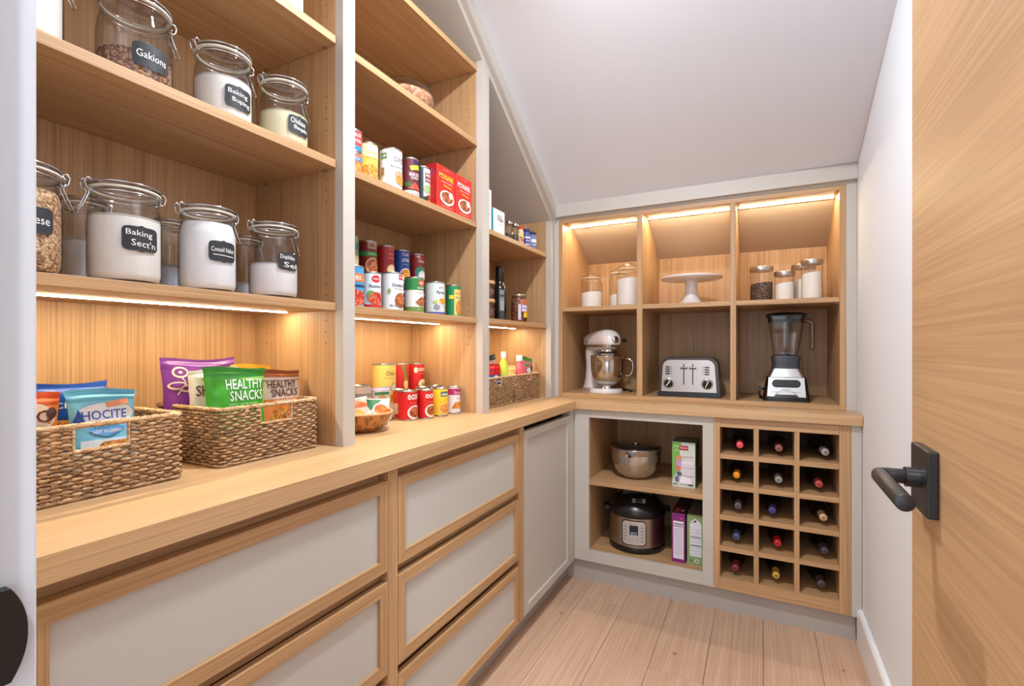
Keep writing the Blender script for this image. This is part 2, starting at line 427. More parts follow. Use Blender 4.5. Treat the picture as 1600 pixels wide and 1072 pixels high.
# ================================================================== LEFT BASE CABINETS
XFc = -.857
def front_frame(mb, y0, y1, z0, z1, wd, m_h, m_v, x0=XFc - .02, x1=XFc):
    """frame lying in the plane x = XFc with mitred corners"""
    o = [(y0, z0), (y1, z0), (y1, z1), (y0, z1)]; i = [(y0 + wd, z0 + wd), (y1 - wd, z0 + wd), (y1 - wd, z1 - wd), (y0 + wd, z1 - wd)]
    for k in range(4):
        j = (k + 1) % 4; q = [o[k], o[j], i[j], i[k]]
        mb.prism(q, m_h if k in (0, 2) else m_v, 0, x0, x1)
def drawer_bank(y0, y1, ys0, ys1, label):
    t = empty('drawer_cabinet', (0, 0, 0), label, 'cabinet', 'drawer cabinets under the left worktop')
    c = MB(); c.box(-1.385, XFc - .045, y0, y0 + .018, .1, .88, OZ); c.box(-1.385, XFc - .045, y1 - .018, y1, .1, .88, OZ)
    c.box(-1.385, -.90, y0 + .018, y1 - .018, .1, .118, OY); c.box(-1.388, -1.37, y0 + .018, y1 - .018, .118, .88, OZ)
    for z in (.6, .335, .861): c.box(-.93, -.884, y0 + .018, y1 - .003, z - .014, z + .02, OY)
    c.build('carcass', t)
    MB().box(-.905, XFc, y1 - .002, y1 + .036, .098, .88, OZ).build('stile', t, bevel=.0008)
    for (a, b) in ((.617, .850), (.352, .588), (.097, .322)):
        f = MB(); front_frame(f, ys0, ys1, a, b, .030, OY, OZ)
        d = f.build('drawer', t, bevel=.0012)
        MB().box(XFc - .016, XFc - .009, ys0 + .028, ys1 - .028, a + .028, b - .028, PANEL).build('drawer_panel', d)
        s_ = MB(); s_.box(-1.30, XFc - .02, ys0 + .02, ys0 + .032, a + .01, b - .02, OY); s_.box(-1.30, XFc - .02, ys1 - .032, ys1 - .02, a + .01, b - .02, OY)
        s_.box(-1.30, -1.288, ys0 + .032, ys1 - .032, a + .01, b - .02, OY); s_.box(-1.30, XFc - .02, ys0 + .032, ys1 - .032, a + .005, a + .012, OY)
        s_.build('drawer_box', d)
    return t
drawer_bank(.255, .975, .272, .975, 'oak-framed three-drawer cabinet nearest the doorway, with wide pale panels')
drawer_bank(1.013, 1.744, 1.013, 1.734, 'oak-framed three-drawer cabinet in the middle, next to the grey door')
t = empty('corner_cabinet', (0, 0, 0), 'greige cupboard with a full-height recessed panel door in the corner', 'cabinet')
c = MB(); c.box(-1.385, -.9, 1.782, 1.8, .1, .88, OZ); c.box(-1.385, -1.37, 1.8, 2.36, .1, .88, OZ); c.box(-1.37, -.9, 1.8, 2.36, .1, .118, OY); c.box(-.925, -.905, 1.8, 2.36, .852, .878, OY)
c.build('carcass', t)
f = MB(); front_frame(f, 1.784, 2.318, .100, .850, .034, GREIGE, GREIGE); d = f.build('door', t, bevel=.0012)
MB().box(XFc - .016, XFc - .009, 1.814, 2.288, .13, .82, GREIGE).build('door_panel', d)
MB().box(-.905, XFc, 2.322, 2.379, .100, .88, GREIGE).build('stile', t, bevel=.0008)

# ================================================================== BACK BASE CABINETS
YB = 2.38
t = empty('open_cabinet', (0, 0, 0), 'open greige-framed base cabinet with one oak shelf beside the wine rack', 'cabinet')
f = MB(); f.box(XFc, -.78, YB, YB + .02, .107, .88, GREIGE); f.box(-.24, -.194, YB, YB + .02, .107, .88, GREIGE)
f.box(-.78, -.24, YB, YB + .02, .837, .88, GREIGE); f.box(-.78, -.24, YB, YB + .02, .107, .161, GREIGE)
f.build('face_frame', t, bevel=.0008)
for a, b in ((-.80, -.78), (-.24, -.205)): MB().box(a, b, YB + .0202, 2.95, .12, .878, OZ).build('side_panel', t)
MB().box(-.78, -.24, 2.93, 2.95, .161, .878, OZ).build('back_panel', t)
MB().box(-.78, -.24, YB + .0202, 2.93, .141, .1615, OX).build('bottom_panel', t)
MB().box(-.78, -.24, YB + .002, 2.93, .495, .518, OX).build('shelf', t, bevel=.0008)

t = empty('wine_rack', (0, 0, 0), 'oak wine rack of fifteen square cells in the end-wall cabinets', 'rack')
f = MB(); f.box(-.194, -.167, YB - .002, YB + .03, .107, .88, OZ); f.box(.282, .322, YB - .002, YB + .03, .107, .88, OZ)
f.box(-.167, .282, YB - .002, YB + .03, .835, .88, OX); f.box(-.167, .282, YB - .002, YB + .03, .107, .1595, OX)
f.build('face_frame', t, bevel=.0008)
for a, b in ((-.19, -.167), (.282, .305)): MB().box(a, b, YB + .0302, 2.82, .12, .878, OZ).build('side_panel', t)
for a, b in ((-.031, -.011), (.123, .142)): MB().box(a, b, YB, 2.80, .1595, .835, OZ).build('divider', t, bevel=.0006)
cells = [(-.167, -.031), (-.011, .123), (.142, .282)]
rows = [.715, .578, .440, .301, .1595]
for zt in rows[:4]:
    for a, b in cells: MB().box(a, b, YB + .001, 2.80, zt - .022, zt, OX).build('cell_shelf', t, bevel=.0006)
MB().box(-.167, .282, YB + .03, 2.80, .14, .159, OX).build('bottom_panel', t)
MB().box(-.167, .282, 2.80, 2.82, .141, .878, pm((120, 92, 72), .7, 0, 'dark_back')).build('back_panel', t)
o = struct(MB().box(.323, .358, YB, YB + .02, .105, .88, GREIGE).build('trim_4', bevel=.0008))

# ================================================================== LEFT SHELVING
HOLE = pm((52, 36, 26), .8, 0, 'pin_hole')
def pin_holes(parent, y, face, zlo, zhi, xs=(-1.085, -1.335)):
    m = MB()
    z = zlo
    k = 0
    while z < zhi:
        for x in xs:
            vs = [(x + .0022 * cos(a * pi / 4), y + face * .0006, z + .0022 * sin(a * pi / 4)) for a in range(8)]
            m.add(vs, [tuple(range(8))], HOLE)
        z += .032
    return m.build('pin_holes', parent, kind='stuff')
def shelf_bay(y0, y1, shelves, ledy, label):
    t = empty('shelf_unit', (0, 0, 0), label, 'shelves', 'oak shelf bays on the left')
    a = .92
    top = lambda y: Zs(y) - .105
    MB().prism([(y0, a), (y1, a), (y1, top(y1)), (y0, top(y0))] if top(y0) < 2.79 else [(y0, a), (y1, a), (y1, top(y1)), (min(y1 - .001, 1.104), top(1.104)), (y0, top(y0))], OZ, 0, XB - .01, XB).build('back_panel', t)
    sL = MB().prism([(XB, a), (-1.05, a), (-1.05, top(y0)), (XB, top(y0))], OZ, 1, y0 - .018, y0).build('side_panel', t)
    sR = MB().prism([(XB, a), (-1.05, a), (-1.05, top(y1)), (XB, top(y1))], OZ, 1, y1, y1 + .018).build('side_panel', t)
    for (lo, hi) in ((1.205, 1.295), (1.34, 1.43), (1.60, 1.68), (1.80, 1.90), (2.12, 2.2)):
        if hi < top(y1): pin_holes(sR, y1, -1, lo, hi)
    # soffit following the stair
    so = MB()
    ya = [y0] + ([1.104] if y0 < 1.104 < y1 else []) + [y1]
    for p, q in zip(ya[:-1], ya[1:]):
        so.prism([(p, top(p)), (q, top(q)), (q, top(q) + .016), (p, top(p) + .016)], GREIGE, 0, XB, -1.05)
    so.build('soffit_panel', t)
    for i, zt in enumerate(shelves):
        th = .022
        sh = MB().box(XB + .001, XF, y0 + .001, y1 - .001, zt - th, zt, OY).build('shelf', t, bevel=.001)
        if i == 0:
            ld = MB().box(-1.226, -1.216, ledy[0], ledy[1], zt - th - .0025, zt - th + .001, LEDM).build('led_strip', sh)
            MB().box(-1.2285, -1.2135, ledy[0] - .003, ledy[1] + .003, zt - th - .0012, zt - th, pm((225, 220, 210), .4)).build('led_channel', sh)
        else:
            pn = MB()
            for x in (-1.085, -1.335): pn.box(x - .006, x + .006, y1 - .008, y1 - .001, zt - th - .004, zt - th - .0002, CHROME)
            pn.build('shelf_pin', sh)
    return t
b1 = shelf_bay(.175, .978, [1.317, 1.711, 2.053], (.30, .955), 'tall oak shelf bay nearest the doorway holding clip-top jars and snack baskets')
b2 = shelf_bay(1.040, 1.727, [1.314, 1.708, 2.045, 2.355], (1.05, 1.70), 'middle oak shelf bay filled with tinned food')
b3 = shelf_bay(1.800, 2.458, [1.319, 1.705], (1.82, 2.42), 'low oak shelf bay under the slope, beside the end wall, with two small baskets')
def post(y0, y1, par):
    MB().prism([(y0, .92), (y1, .92), (y1, Zs(y1) - .08), (y0, Zs(y0) - .08)], GREIGE, 0, -1.05, -1.02).build('stile', par, bevel=.001)
post(.978, 1.0215, b1); post(1.727, 1.782, b2); post(2.458, 2.5095, b3)
def slope_strip(a, b, x0, x1, ya, yb, name, m=GREIGE):
    mb = MB(); ys = [ya, 1.104, yb]
    for p, q in zip(ys[:-1], ys[1:]):
        mb.prism([(p, Zs(p) - a), (q, Zs(q) - a), (q, Zs(q) - b), (p, Zs(p) - b)], m, 0, x0, x1)
    return struct(mb.build(name, bevel=.001))
slope_strip(.105, .068, -1.05, -1.0205, .15, 2.5, 'trim_5')
slope_strip(.078, .000, -1.03, -1.0, .15, 2.484, 'trim_6')
slope_strip(.070, .064, -1.03, -.9975, .15, 2.482, 'trim_7')

# ================================================================== BACK SHELVING (CUBBIES)
YU = 2.51
t = empty('cubby_unit', (0, 0, 0), 'oak cubby shelving with six compartments on the end wall', 'shelves')
f = MB(); f.box(-.995, -.973, YU, YU + .022, .921, 1.891, OZ); f.box(.299, .322, YU, YU + .022, .921, 1.891, OZ)
f.box(-.973, .299, YU, YU + .022, 1.871, 1.891, OX)
f.build('face_frame', t, bevel=.0008)
MB().box(-.973, .299, YU + .001, 2.968, .9205, .943, OX).build('bottom_panel', t, bevel=.0008)
for a, b in ((-.993, -.973), (.299, .319)): MB().box(a, b, YU + .0221, 2.97, .921, 1.89, OZ).build('side_panel', t)
MB().box(-.973, .299, 2.97, 2.985, .921, 1.89, OZ).build('back_panel', t)
for a, b in ((-.568, -.540), (-.131, -.107)):
    MB().prism([(YU, .943), (2.97, .943), (2.97, 1.705), (2.675, 1.866), (2.655, 1.871), (YU, 1.871)], OZ, 0, a, b).build('divider', t, bevel=.0008)
MB().box(-.973, .299, YU + .022, 2.672, 1.8712, 1.889, OX).build('top_panel', t)
MB().prism([(2.665, 1.871), (2.97, 1.713), (2.97, 1.73), (2.675, 1.884)], pm((188, 170, 150), .55, 0, 'soffit_paint'), 0, -.9729, .2989).build('soffit_panel', t)
for (a, b) in ((-.973, -.568), (-.540, -.131), (-.107, .299)):
    MB().box(a + .0005, b - .0005, YU + .0015, 2.969, 1.389, 1.411, OX).build('shelf', t, bevel=.0008)
    MB().box(a + .012, b - .012, 2.609, 2.621, 1.8675, 1.8712, LEDM).build('led_strip', t)
pn = MB()
for x in (.2985, ):
    for y in (2.56, 2.92): pn.box(x - .008, x, y - .005, y + .005, 1.384, 1.3888, CHROME)
pn.build('shelf_pin', t)
f = MB(); f.box(-1.02, -.9955, YU, YU + .02, .92, 1.915, GREIGE); f.box(.3225, .3595, YU, YU + .02, .92, 1.915, GREIGE)
f.box(-.9955, .3225, YU, YU + .02, 1.8915, 1.915, GREIGE)
struct(f.build('trim_8', bevel=.0008))
f = MB(); f.box(-1.0, .3595, 2.484, 2.51, 1.904, 1.970, GREIGE)
struct(f.build('trim_9', bevel=.001))

# ================================================================== CLIP-TOP JARS
SCALL = []
def label_shape(w_, h_):
    pts = []; c = .006
    for (sx, sy) in ((1, 1), (-1, 1), (-1, -1), (1, -1)):
        cx, cy = sx * w_ / 2, sy * h_ / 2
        q = [(cx, cy - sy * c * 1.3), (cx - sx * c * .35, cy - sy * c * .5), (cx - sx * c * .8, cy - sy * c * .2), (cx - sx * c * 1.8, cy)]
        if sx * sy < 0: q = q[::-1]
        pts += q
        if sy == 1 and sx == 1: pts += [(w_ * .1, h_ / 2), (0, h_ / 2 + .0025), (-w_ * .1, h_ / 2)]
        if sy == -1 and sx == -1: pts += [(-w_ * .1, -h_ / 2), (0, -h_ / 2 - .0025), (w_ * .1, -h_ / 2)]
    return pts
def clip_jar(x, y, z, r, h, fill, fmat, lines, label, group, lz=None, side=1, lab_w=.064, lab_h=.044, az=0.0, txt_scale=1):
    t = empty('clip_top_jar', (x, y, z), label, 'jar', group)
    k = r / .06; hk = h
    zn = h - .034                                    # where the neck starts
    prof = [(.0, .002), (r * .86, .001), (r * .95, .005), (r, .014), (r, zn - .045), (r * .985, zn - .033), (r * .955, zn - .018), (r * .91, zn - .006), (r * .90, zn), (r * .90, zn + .003),
            (r * .935, zn + .005), (r * .935, zn + .009), (r * .90, zn + .011), (r * .90, zn + .014), (r * .955, zn + .016), (r * .955, zn + .0195)]
    MB().lathe(prof, GLASS, 40, cap=False).build('glass_body', t)
    MB().lathe([(r * .86, zn + .0195), (r * .968, zn + .0195), (r * .968, zn + .0222), (r * .86, zn + .0222)], pm((232, 226, 214), .6, 0, 'rubber'), 40, cap=False).build('rubber_seal', t)
    lp = [(r * .965, zn + .0222), (r * .97, zn + .027), (r * .92, zn + .0285), (r * .92, zn + .031), (r * .86, zn + .0335), (r * .70, h - .0005), (r * .3, h + .0005), (0, h)]
    MB().lathe(lp, GLASS, 40, cap=False).build('glass_lid', t)
    # contents, uneven on top
    cb = MB(); n = 32; rf = r * .955
    fp = [(rf * .90, .006), (rf * .97, .010), (rf, .018)]
    top = min(fill, zn - .03) if fill < zn - .02 else zn - .03
    fp += [(rf, top)]
    if fill > zn - .03: fp += [(r * .95, zn - .026), (r * .88, zn - .012), (r * .84, min(fill, zn - .003))]
    cb.lathe(fp, fmat, n, cap=False)
    zt = fp[-1][1]; rt = fp[-1][0]
    rough = .004 if fmat in (GRAN, FLAK) else .0022
    def ftop(a, b):
        ang = 2 * pi * a; rr = rt * (1 - b)
        q = noise.noise(Vector((rr * cos(ang) * 55 + x * 9, rr * sin(ang) * 55, 3.1))) * rough * (0.6 if b < .05 else 1.2)
        return (rr * cos(ang), rr * sin(ang), zt + q + b * .004)
    cb.grid(ftop, n, 6, fmat, True, True)
    cb.grid(lambda a, b: (rt * cos(2 * pi * a), rt * sin(2 * pi * a), zt - .004 + b * (.004 + ftop(a, 0)[2] - zt)), n, 1, fmat, True, True)
    cb.build('contents', t)
    # wire bail: rings, hinge loop, clasp lever
    wb = MB(); wr = .0014
    ring = lambda rr, zz: [(rr * cos(2 * pi * i / 32), rr * sin(2 * pi * i / 32), zz) for i in range(32)]
    wb.tube(ring(r * .93, zn + .0125), wr, CHROME, 6, True); wb.tube(ring(r * .975, zn + .0295), wr, CHROME, 6, True)
    for sd, lever in ((side, True), (-side, False)):
        ys = lambda v: sd * v
        for dx in (-.009, .009):
            wb.tube([(dx, ys(r * .955), zn + .0295), (dx, ys(r * 1.10), zn + .033), (dx, ys(r * 1.17), zn + .026), (dx, ys(r * 1.12), zn + .014), (dx, ys(r * 1.02), zn + .010), (dx, ys(r * .92), zn + .0125)], wr, CHROME, 6)
        wb.tube([(-.009, ys(r * 1.17), zn + .026), (.009, ys(r * 1.17), zn + .026)], wr, CHROME, 6)
        if lever:
            for dx in (-.006, .006):
                wb.tube([(dx, ys(r * 1.10), zn + .020), (dx, ys(r * 1.02), zn + .006), (dx, ys(r * 1.14), zn - .012), (dx, ys(r * 1.30), zn - .032)], wr * 1.1, CHROME, 6)
            wb.tube([(-.006, ys(r * 1.30), zn - .032), (.006, ys(r * 1.30), zn - .032)], wr * 1.1, CHROME, 6)
    wb.build('wire_clasp', t)
    if lines is not None:
        lz = lz or .05; lb = MB(); mp = cylmap(r, az, lz)
        it = [('poly', label_shape(lab_w, lab_h), CHALK)]
        if len(lines) == 1: it.append(('text', 0, .001, .014, lab_w * .80, lines[0], CHTXT, -.03))
        elif lines[1] == '_':
            it += [('text', 0, .004, .010, lab_w * .84, lines[0], CHTXT), ('line', [(-lab_w * .36, -.008), (0, -.0085), (lab_w * .40, -.0095)], .0014, CHTXT)]
        else: it += [('text', -.003, .009, .0135, lab_w * .70, lines[0], CHTXT, -.05), ('text', .004, -.009, .0125, lab_w * .66, lines[1], CHTXT, -.08)]
        design(lb, it, mp, .0009, .0004)
        lb.build('chalk_label', t)
    return t
GA, GL = 'clip-top jars on the upper shelf', 'clip-top jars on the lit shelf'
YFL = pm((232, 222, 184), .9, 0, 'semolina')
clip_jar(-1.13, .352, 1.711, .063, .175, .14, FLOUR, ['Floor'], 'clip-top jar of white flour cut off by the door frame, top left', GA, .122, 1, .075, .05)
clip_jar(-1.13, .532, 1.711, .063, .175, .060, GRAN, ['Gakions'], 'clip-top jar a third full of brown flakes, label Gakions, on the upper shelf', GA, .052, 1, .066, .046)
clip_jar(-1.13, .714, 1.711, .061, .175, .100, FLOUR, ['Baking', 'Buping'], 'clip-top jar of white flour with label Baking Buping on the upper shelf', GA, .055, 1, .064, .050)
clip_jar(-1.12, .870, 1.711, .060, .173, .085, YFL, ['Olulaae', 'Baqalk'], 'clip-top jar of pale yellow flour at the right end of the upper shelf', GA, .053, 1, .06, .046)
clip_jar(-1.125, .352, 1.317, .060, .190, .135, FLAK, ['Fomese'], 'clip-top jar of oat flakes by the door frame on the lit shelf', GL, .088, 1, .064, .044)
clip_jar(-1.115, .508, 1.317, .059, .193, .128, FLOUR, ['Baking', "Sect'n"], 'large clip-top jar of flour with label Baking Sectin on the lit shelf', GL, .084, -1, .062, .046)
clip_jar(-1.115, .669, 1.317, .057, .190, .152, pm((240, 238, 240), .9), ['Consoil Nakan', '_'], 'clip-top jar filled to the neck with white flour, label underlined, on the lit shelf', GL, .088, 1, .06, .044)
clip_jar(-1.105, .829, 1.317, .057, .188, .084, pm((236, 230, 232), .9), ['Dophklan', 'Sel'], 'clip-top jar half full of white powder at the right end of the lit shelf', GL, .090, 1, .056, .042)
clip_jar(-1.30, .515, 1.317, .040, .195, .105, FLOUR, None, 'narrow clip-top jar behind, between the oat flakes and Baking Sectin jars', GL)
clip_jar(-1.30, .686, 1.317, .038, .190, .075, pm((206, 210, 220), .9), ['Salt'], 'narrow clip-top jar behind, between Baking Sectin and the underlined label jar', GL, .09, 1, .05, .04, .6)
clip_jar(-1.30, .888, 1.317, .038, .190, .055, pm((206, 210, 220), .9), ['Soda'], 'narrow clip-top jar behind, left of the half-full powder jar', GL, .09, 1, .05, .04, .6)
# white canister whose foot shows on the top shelf
m = MB().lathe([(0, 0), (.030, 0), (.034, .004), (.035, .02), (.035, .10), (.033, .104), (0, .104)], pm((232, 230, 226), .35), 28)
t = empty('white_canister', (-1.10, .868, 2.053), 'small white canister on the top shelf, only its foot showing', 'canister'); m.build('canister_body', t)
MB().lathe([(.036, .104), (.036, .116), (.03, .122), (0, .122)], pm((200, 160, 110), .5), 28).build('canister_lid', t)

# ================================================================== WOVEN BASKETS
def straw(name, c0, c1):
    m, N, L, b = nt(name)
    tc = N.new('ShaderNodeTexCoord'); mp = N.new('ShaderNodeMapping'); mp.inputs['Scale'].default_value = (60, 60, 190)
    n = N.new('ShaderNodeTexNoise'); n.inputs['Scale'].default_value = 1; n.inputs['Detail'].default_value = 3; cr = N.new('ShaderNodeValToRGB')
    cr.color_ramp.elements[0].position = .32; cr.color_ramp.elements[0].color = (*lin(c0), 1)
    cr.color_ramp.elements[1].position = .62; cr.color_ramp.elements[1].color = (*lin(c1), 1)
    L.new(tc.outputs['Object'], mp.inputs['Vector']); L.new(mp.outputs['Vector'], n.inputs['Vector']); L.new(n.outputs['Fac'], cr.inputs['Fac']); L.new(cr.outputs['Color'], b.inputs['Base Color'])
    b.inputs['Roughness'].default_value = .65; return m
STR = straw('seagrass', (100, 70, 44), (196, 158, 116)); STRD = straw('seagrass_dark', (70, 46, 28), (110, 78, 50)); STRR = straw('seagrass_rim', (150, 112, 74), (214, 178, 134))
def basket(x0, x1, y0, y1, z, h, hole, label, group, pitch=.0068, stake=.0145, rs=.0034, side_hole=None, taper=.0):
    """x1 is the face towards the room; hole = (ya, yb, za, zb) in the front face, relative to the base corner"""
    cx, cy = (x0 + x1) / 2, (y0 + y1) / 2
    t = empty('wicker_basket', (cx, cy, z), label, 'basket', group)
    hx, hy = (x1 - x0) / 2 - rs, (y1 - y0) / 2 - rs; rc = .014
    # perimeter path
    per = []
    def corner(ax, ay, a0):
        for i in range(5): a = a0 + pi / 2 * i / 4; per.append((ax + rc * cos(a), ay + rc * sin(a)))
    corner(hx - rc, hy - rc, 0); corner(-hx + rc, hy - rc, pi / 2); corner(-hx + rc, -hy + rc, pi); corner(hx - rc, -hy + rc, 1.5 * pi)
    P = []; L_ = 0; n = len(per); seg = []
    for i in range(n):
        a, b = per[i], per[(i + 1) % n]; l = sqrt((a[0] - b[0]) ** 2 + (a[1] - b[1]) ** 2); seg.append((L_, l, a, b)); L_ += l
    ns = max(8, 2 * int(L_ / stake / 2)); st = L_ / ns
    def at(s_):
        s_ = s_ % L_
        for (s0, l, a, b) in seg:
            if s0 <= s_ <= s0 + l + 1e-9:
                f_ = (s_ - s0) / l; px, py = a[0] + (b[0] - a[0]) * f_, a[1] + (b[1] - a[1]) * f_
                return px, py, (b[1] - a[1]) / l, -(b[0] - a[0]) / l
        return per[0][0], per[0][1], 1, 0
    def inhole(px, py, zz, pad=0):
        return hole and px > hx - .01 and hole[0] - pad < py < hole[1] + pad and hole[2] - pad < zz < hole[3] + pad
    wv = MB(); rows_ = int((h - .014) / pitch); sub = 4
    N_ = ns * sub
    for k in range(rows_ + 1):
        zz = .006 + k * pitch; run = []; rad = []
        def flush():
            if len(run) > 2: wv.tube(run, rad, STR, 5)
        for i in range(N_ + 1):
            s_ = i * L_ / N_; px, py, nx_, ny_ = at(s_)
            ph = pi * s_ / st + (pi if k % 2 else 0)
            o_ = .0030 * cos(ph); jit = noise.noise(Vector((s_ * 70, k * 3.3, cx * 5)))
            zj = zz + .0011 * jit
            if inhole(px, py, zz): flush(); run = []; rad = []; continue
            run.append((px + nx_ * o_, py + ny_ * o_, zj)); rad.append(rs * (.93 + .18 * jit))
        flush()
    wv.build('woven_wall', t, kind='stuff')
    sk = MB()
    for i in range(ns):
        px, py, nx_, ny_ = at(i * st + st / 2)
        if inhole(px, py, (hole[2] + hole[3]) / 2 if hole else 0): sk.tube([(px, py, .004), (px, py, hole[2])], .0026, STRD, 5)
        else: sk.tube([(px, py, .004), (px, py, h - .006)], .0026, STRD, 5)
    sk.build('stakes', t, kind='stuff')
    # braided rim and foot
    def braid(zc, r_, m, name, amp=.003):
        bm = MB()
        for ph0 in (0, 2 * pi / 3, 4 * pi / 3):
            pts = []; M_ = int(L_ / .0042)
            for i in range(M_):
                s_ = i * L_ / M_; px, py, nx_, ny_ = at(s_); ph = s_ / .017 * 2 * pi + ph0
                pts.append((px + nx_ * (amp * cos(ph)), py + ny_ * (amp * cos(ph)), zc + amp * sin(ph)))
            bm.tube(pts, r_, m, 5, True)
        return bm.build(name, t)
    braid(h - .004, .0032, STRR, 'rim'); braid(.005, .0026, STR, 'foot_braid', .0022)
    MB().box(-hx + .004, hx - .004, -hy + .004, hy - .004, .004, .008, STRD).build('basket_base', t)
    if hole:
        a, b, c0, d0 = hole; hm_ = MB()
        for ph0 in (0, 2 * pi / 3, 4 * pi / 3):
            path = [(a, d0), (a, c0), (b, c0), (b, d0)]; pts = []
            for (p, q) in zip(path[:-1], path[1:]):
                l = sqrt((p[0] - q[0]) ** 2 + (p[1] - q[1]) ** 2); nn = max(4, int(l / .004))
                for i in range(nn + 1):
                    f_ = i / nn; pts.append((hx + .0022 * cos(len(pts) * .9 + ph0), p[0] + (q[0] - p[0]) * f_, p[1] + (q[1] - p[1]) * f_ + .0018 * sin(len(pts) * .9 + ph0)))
            hm_.tube(pts, .0024, STRR, 5)
        hm_.build('handle_opening_trim', t)
    return t
GBK = 'woven baskets on the worktop'
basket(-1.345, -1.081, .318, .600, .92, .138, (-.045, .040, .088, .132), 'large woven seagrass basket nearest the doorway, partly behind the door frame', GBK)
basket(-1.345, -1.083, .674, .952, .92, .136, (-.036, .052, .088, .130), 'large woven seagrass basket holding the HEALTHY SNACKS packets', GBK)
basket(-1.24, -1.072, 1.853, 2.118, .92, .137, (-.036, .005, .098, .131), 'small woven basket at left in the low bay, red and blue packet inside', GBK, .0066, .0125, .0033)
basket(-1.23, -1.072, 2.150, 2.428, .92, .138, (-.015, .030, .104, .132), 'small woven basket at right in the low bay, next to the corner', GBK, .0066, .0125, .0033)

# ================================================================== SNACK BAGS
def bag(name, p, w_, h_, d_, yaw, tilt, m, mtop, items, label, cat='snack packet', group=None, seal=.012, seed=0, roll=0.0):
    """pillow packet; p is the bottom centre, yaw turns its face (0 = facing +X), tilt leans it back"""
    t = empty(name, p, label, cat, group)
    def pt(s_, tt, o_=0, front=1):
        u = max(-1, min(1, s_ / (w_ / 2))); v = max(0, min(1, tt / h_)); q = v * 2 - 1
        e = (1 - abs(u) ** 2.6) * max(0, 1 - abs(q) ** 4.0)
        if tt > h_ - seal or tt < seal * .8: e = 0
        wr = .0030 * noise.noise(Vector((s_ * 45 + seed, tt * 45, seed * 2.0))) + .0022 * abs(noise.noise(Vector((s_ * 22 + seed, tt * 60, 7)))) * (abs(u) ** 2)
        wave = .003 * sin(s_ * 40 + seed) * max(0, (v - .7)) * 3
        dep = front * (d_ / 2 * sqrt(max(0, e)) + .0004) + wr + wave + front * o_
        # sides draw in slightly where the packet is fat
        sx = s_ * (1 - .10 * (1 - q * q)) 
        zz = tt + .004 * sin(s_ * 30 + seed * 1.7) * max(0, v - .8) * 5
        # local: face +X ; s to the right seen from the front = +Y
        X, Y, Z = dep, sx, zz
        X, Z = X * cos(tilt) - Z * sin(tilt), X * sin(tilt) + Z * cos(tilt)
        Y, Z = Y * cos(roll) - Z * sin(roll), Y * sin(roll) + Z * cos(roll)
        return (X * cos(yaw) - Y * sin(yaw), X * sin(yaw) + Y * cos(yaw), Z)
    b = MB(); nu, nv = 22, 26
    nt_ = int(nv * (seal + .006) / h_) + 1
    for fr in (1, -1):
        b.grid(lambda a, c: pt((a - .5) * w_, c * h_ * (nv - nt_) / nv, 0, fr), nu, nv - nt_, m)
        b.grid(lambda a, c: pt((a - .5) * w_, h_ * (nv - nt_) / nv + c * h_ * nt_ / nv, 0, fr), nu, nt_ * 2, mtop)
    b.build('wrapper', t)
    g = MB(); design(g, items, lambda s_, tt, o_: pt(s_, tt, o_), .0011, .0005); g.build('printed_front', t)
    return t
def seal_lines(w_, h_, m, n=3):
    return [('rect', -w_ / 2 * .98, w_ / 2 * .98, h_ - .0022 - i * .004, h_ - .0032 - i * .004, m) for i in range(n)]
sG, sPu, sBr, sLb = C_(62, 160, 40, .3), C_(118, 52, 140, .3), C_(150, 84, 44, .35), C_(120, 196, 222, .3)
OFFW = C_(232, 222, 206, .35)
GS1, GS2 = 'snack packets in the doorway basket', 'snack packets in the second basket'
# first basket
bag('snack_bag', (-1.165, .497, .955), .115, .155, .035, -.10, .16, sLb, C_(88, 168, 200, .3),
    [('ell', .0, .105, .052, .022, C_(238, 238, 240)), ('text', -.002, .104, .018, .078, 'HOCITE', C_(40, 92, 180)), ('poly', [(-.058, .088), (-.045, .118), (-.034, .088)], C_(36, 84, 170)),
     ('poly', [(.0, .128), (.04, .134), (.042, .122), (.002, .118)], C_(226, 150, 110)), ('text', 0, .082, .008, .05, 'WCIOC', C_(60, 120, 190)),
     ('poly', [(-.035, .078), (.035, .078), (.02, .066), (0, .060), (-.02, .066)], C_(90, 150, 205)), ('text', 0, .071, .006, .05, 'LOIT FLLEEIFN', WHT),
     ('rect', -.045, .045, .026, .056, C_(222, 234, 240)), ('poly', [(-.03, .03), (-.01, .050), (.035, .052), (.04, .034)], CHIK)] + seal_lines(.125, .155, sLb),
    'light blue snack packet with a fish-like snack picture in the basket nearest the doorway', group=GS1, seed=1.3)
bag('snack_bag', (-1.215, .386, .955), .12, .150, .030, -.05, .05, C_(232, 132, 54, .3), C_(214, 92, 40, .3),
    [('ell', .0, .105, .054, .03, C_(244, 224, 196)), ('text', .012, .108, .024, .076, 'ENO', C_(120, 40, 34)), ('ell', .046, .113, .009, .011, C_(84, 50, 44)), ('rect', -.05, .05, .02, .05, CHIK)] + seal_lines(.12, .15, C_(214, 92, 40)),
    'orange snack packet at the left edge of the basket nearest the doorway', group=GS1, seed=4.1)
bag('snack_bag', (-1.285, .487, .935), .128, .186, .03, .0, .0, C_(36, 86, 176, .3), C_(32, 78, 170, .3),
    [('poly', [(.01, .164), (.06, .170), (.06, .150), (.0, .150)], C_(222, 120, 90)), ('text', 0, .14, .012, .07, 'CRISPS', WHT), ('rect', -.05, .05, .06, .11, CHIK)] + seal_lines(.128, .186, C_(60, 110, 200)),
    'dark blue snack packet standing at the back of the basket nearest the doorway', group=GS1, seed=2.7)
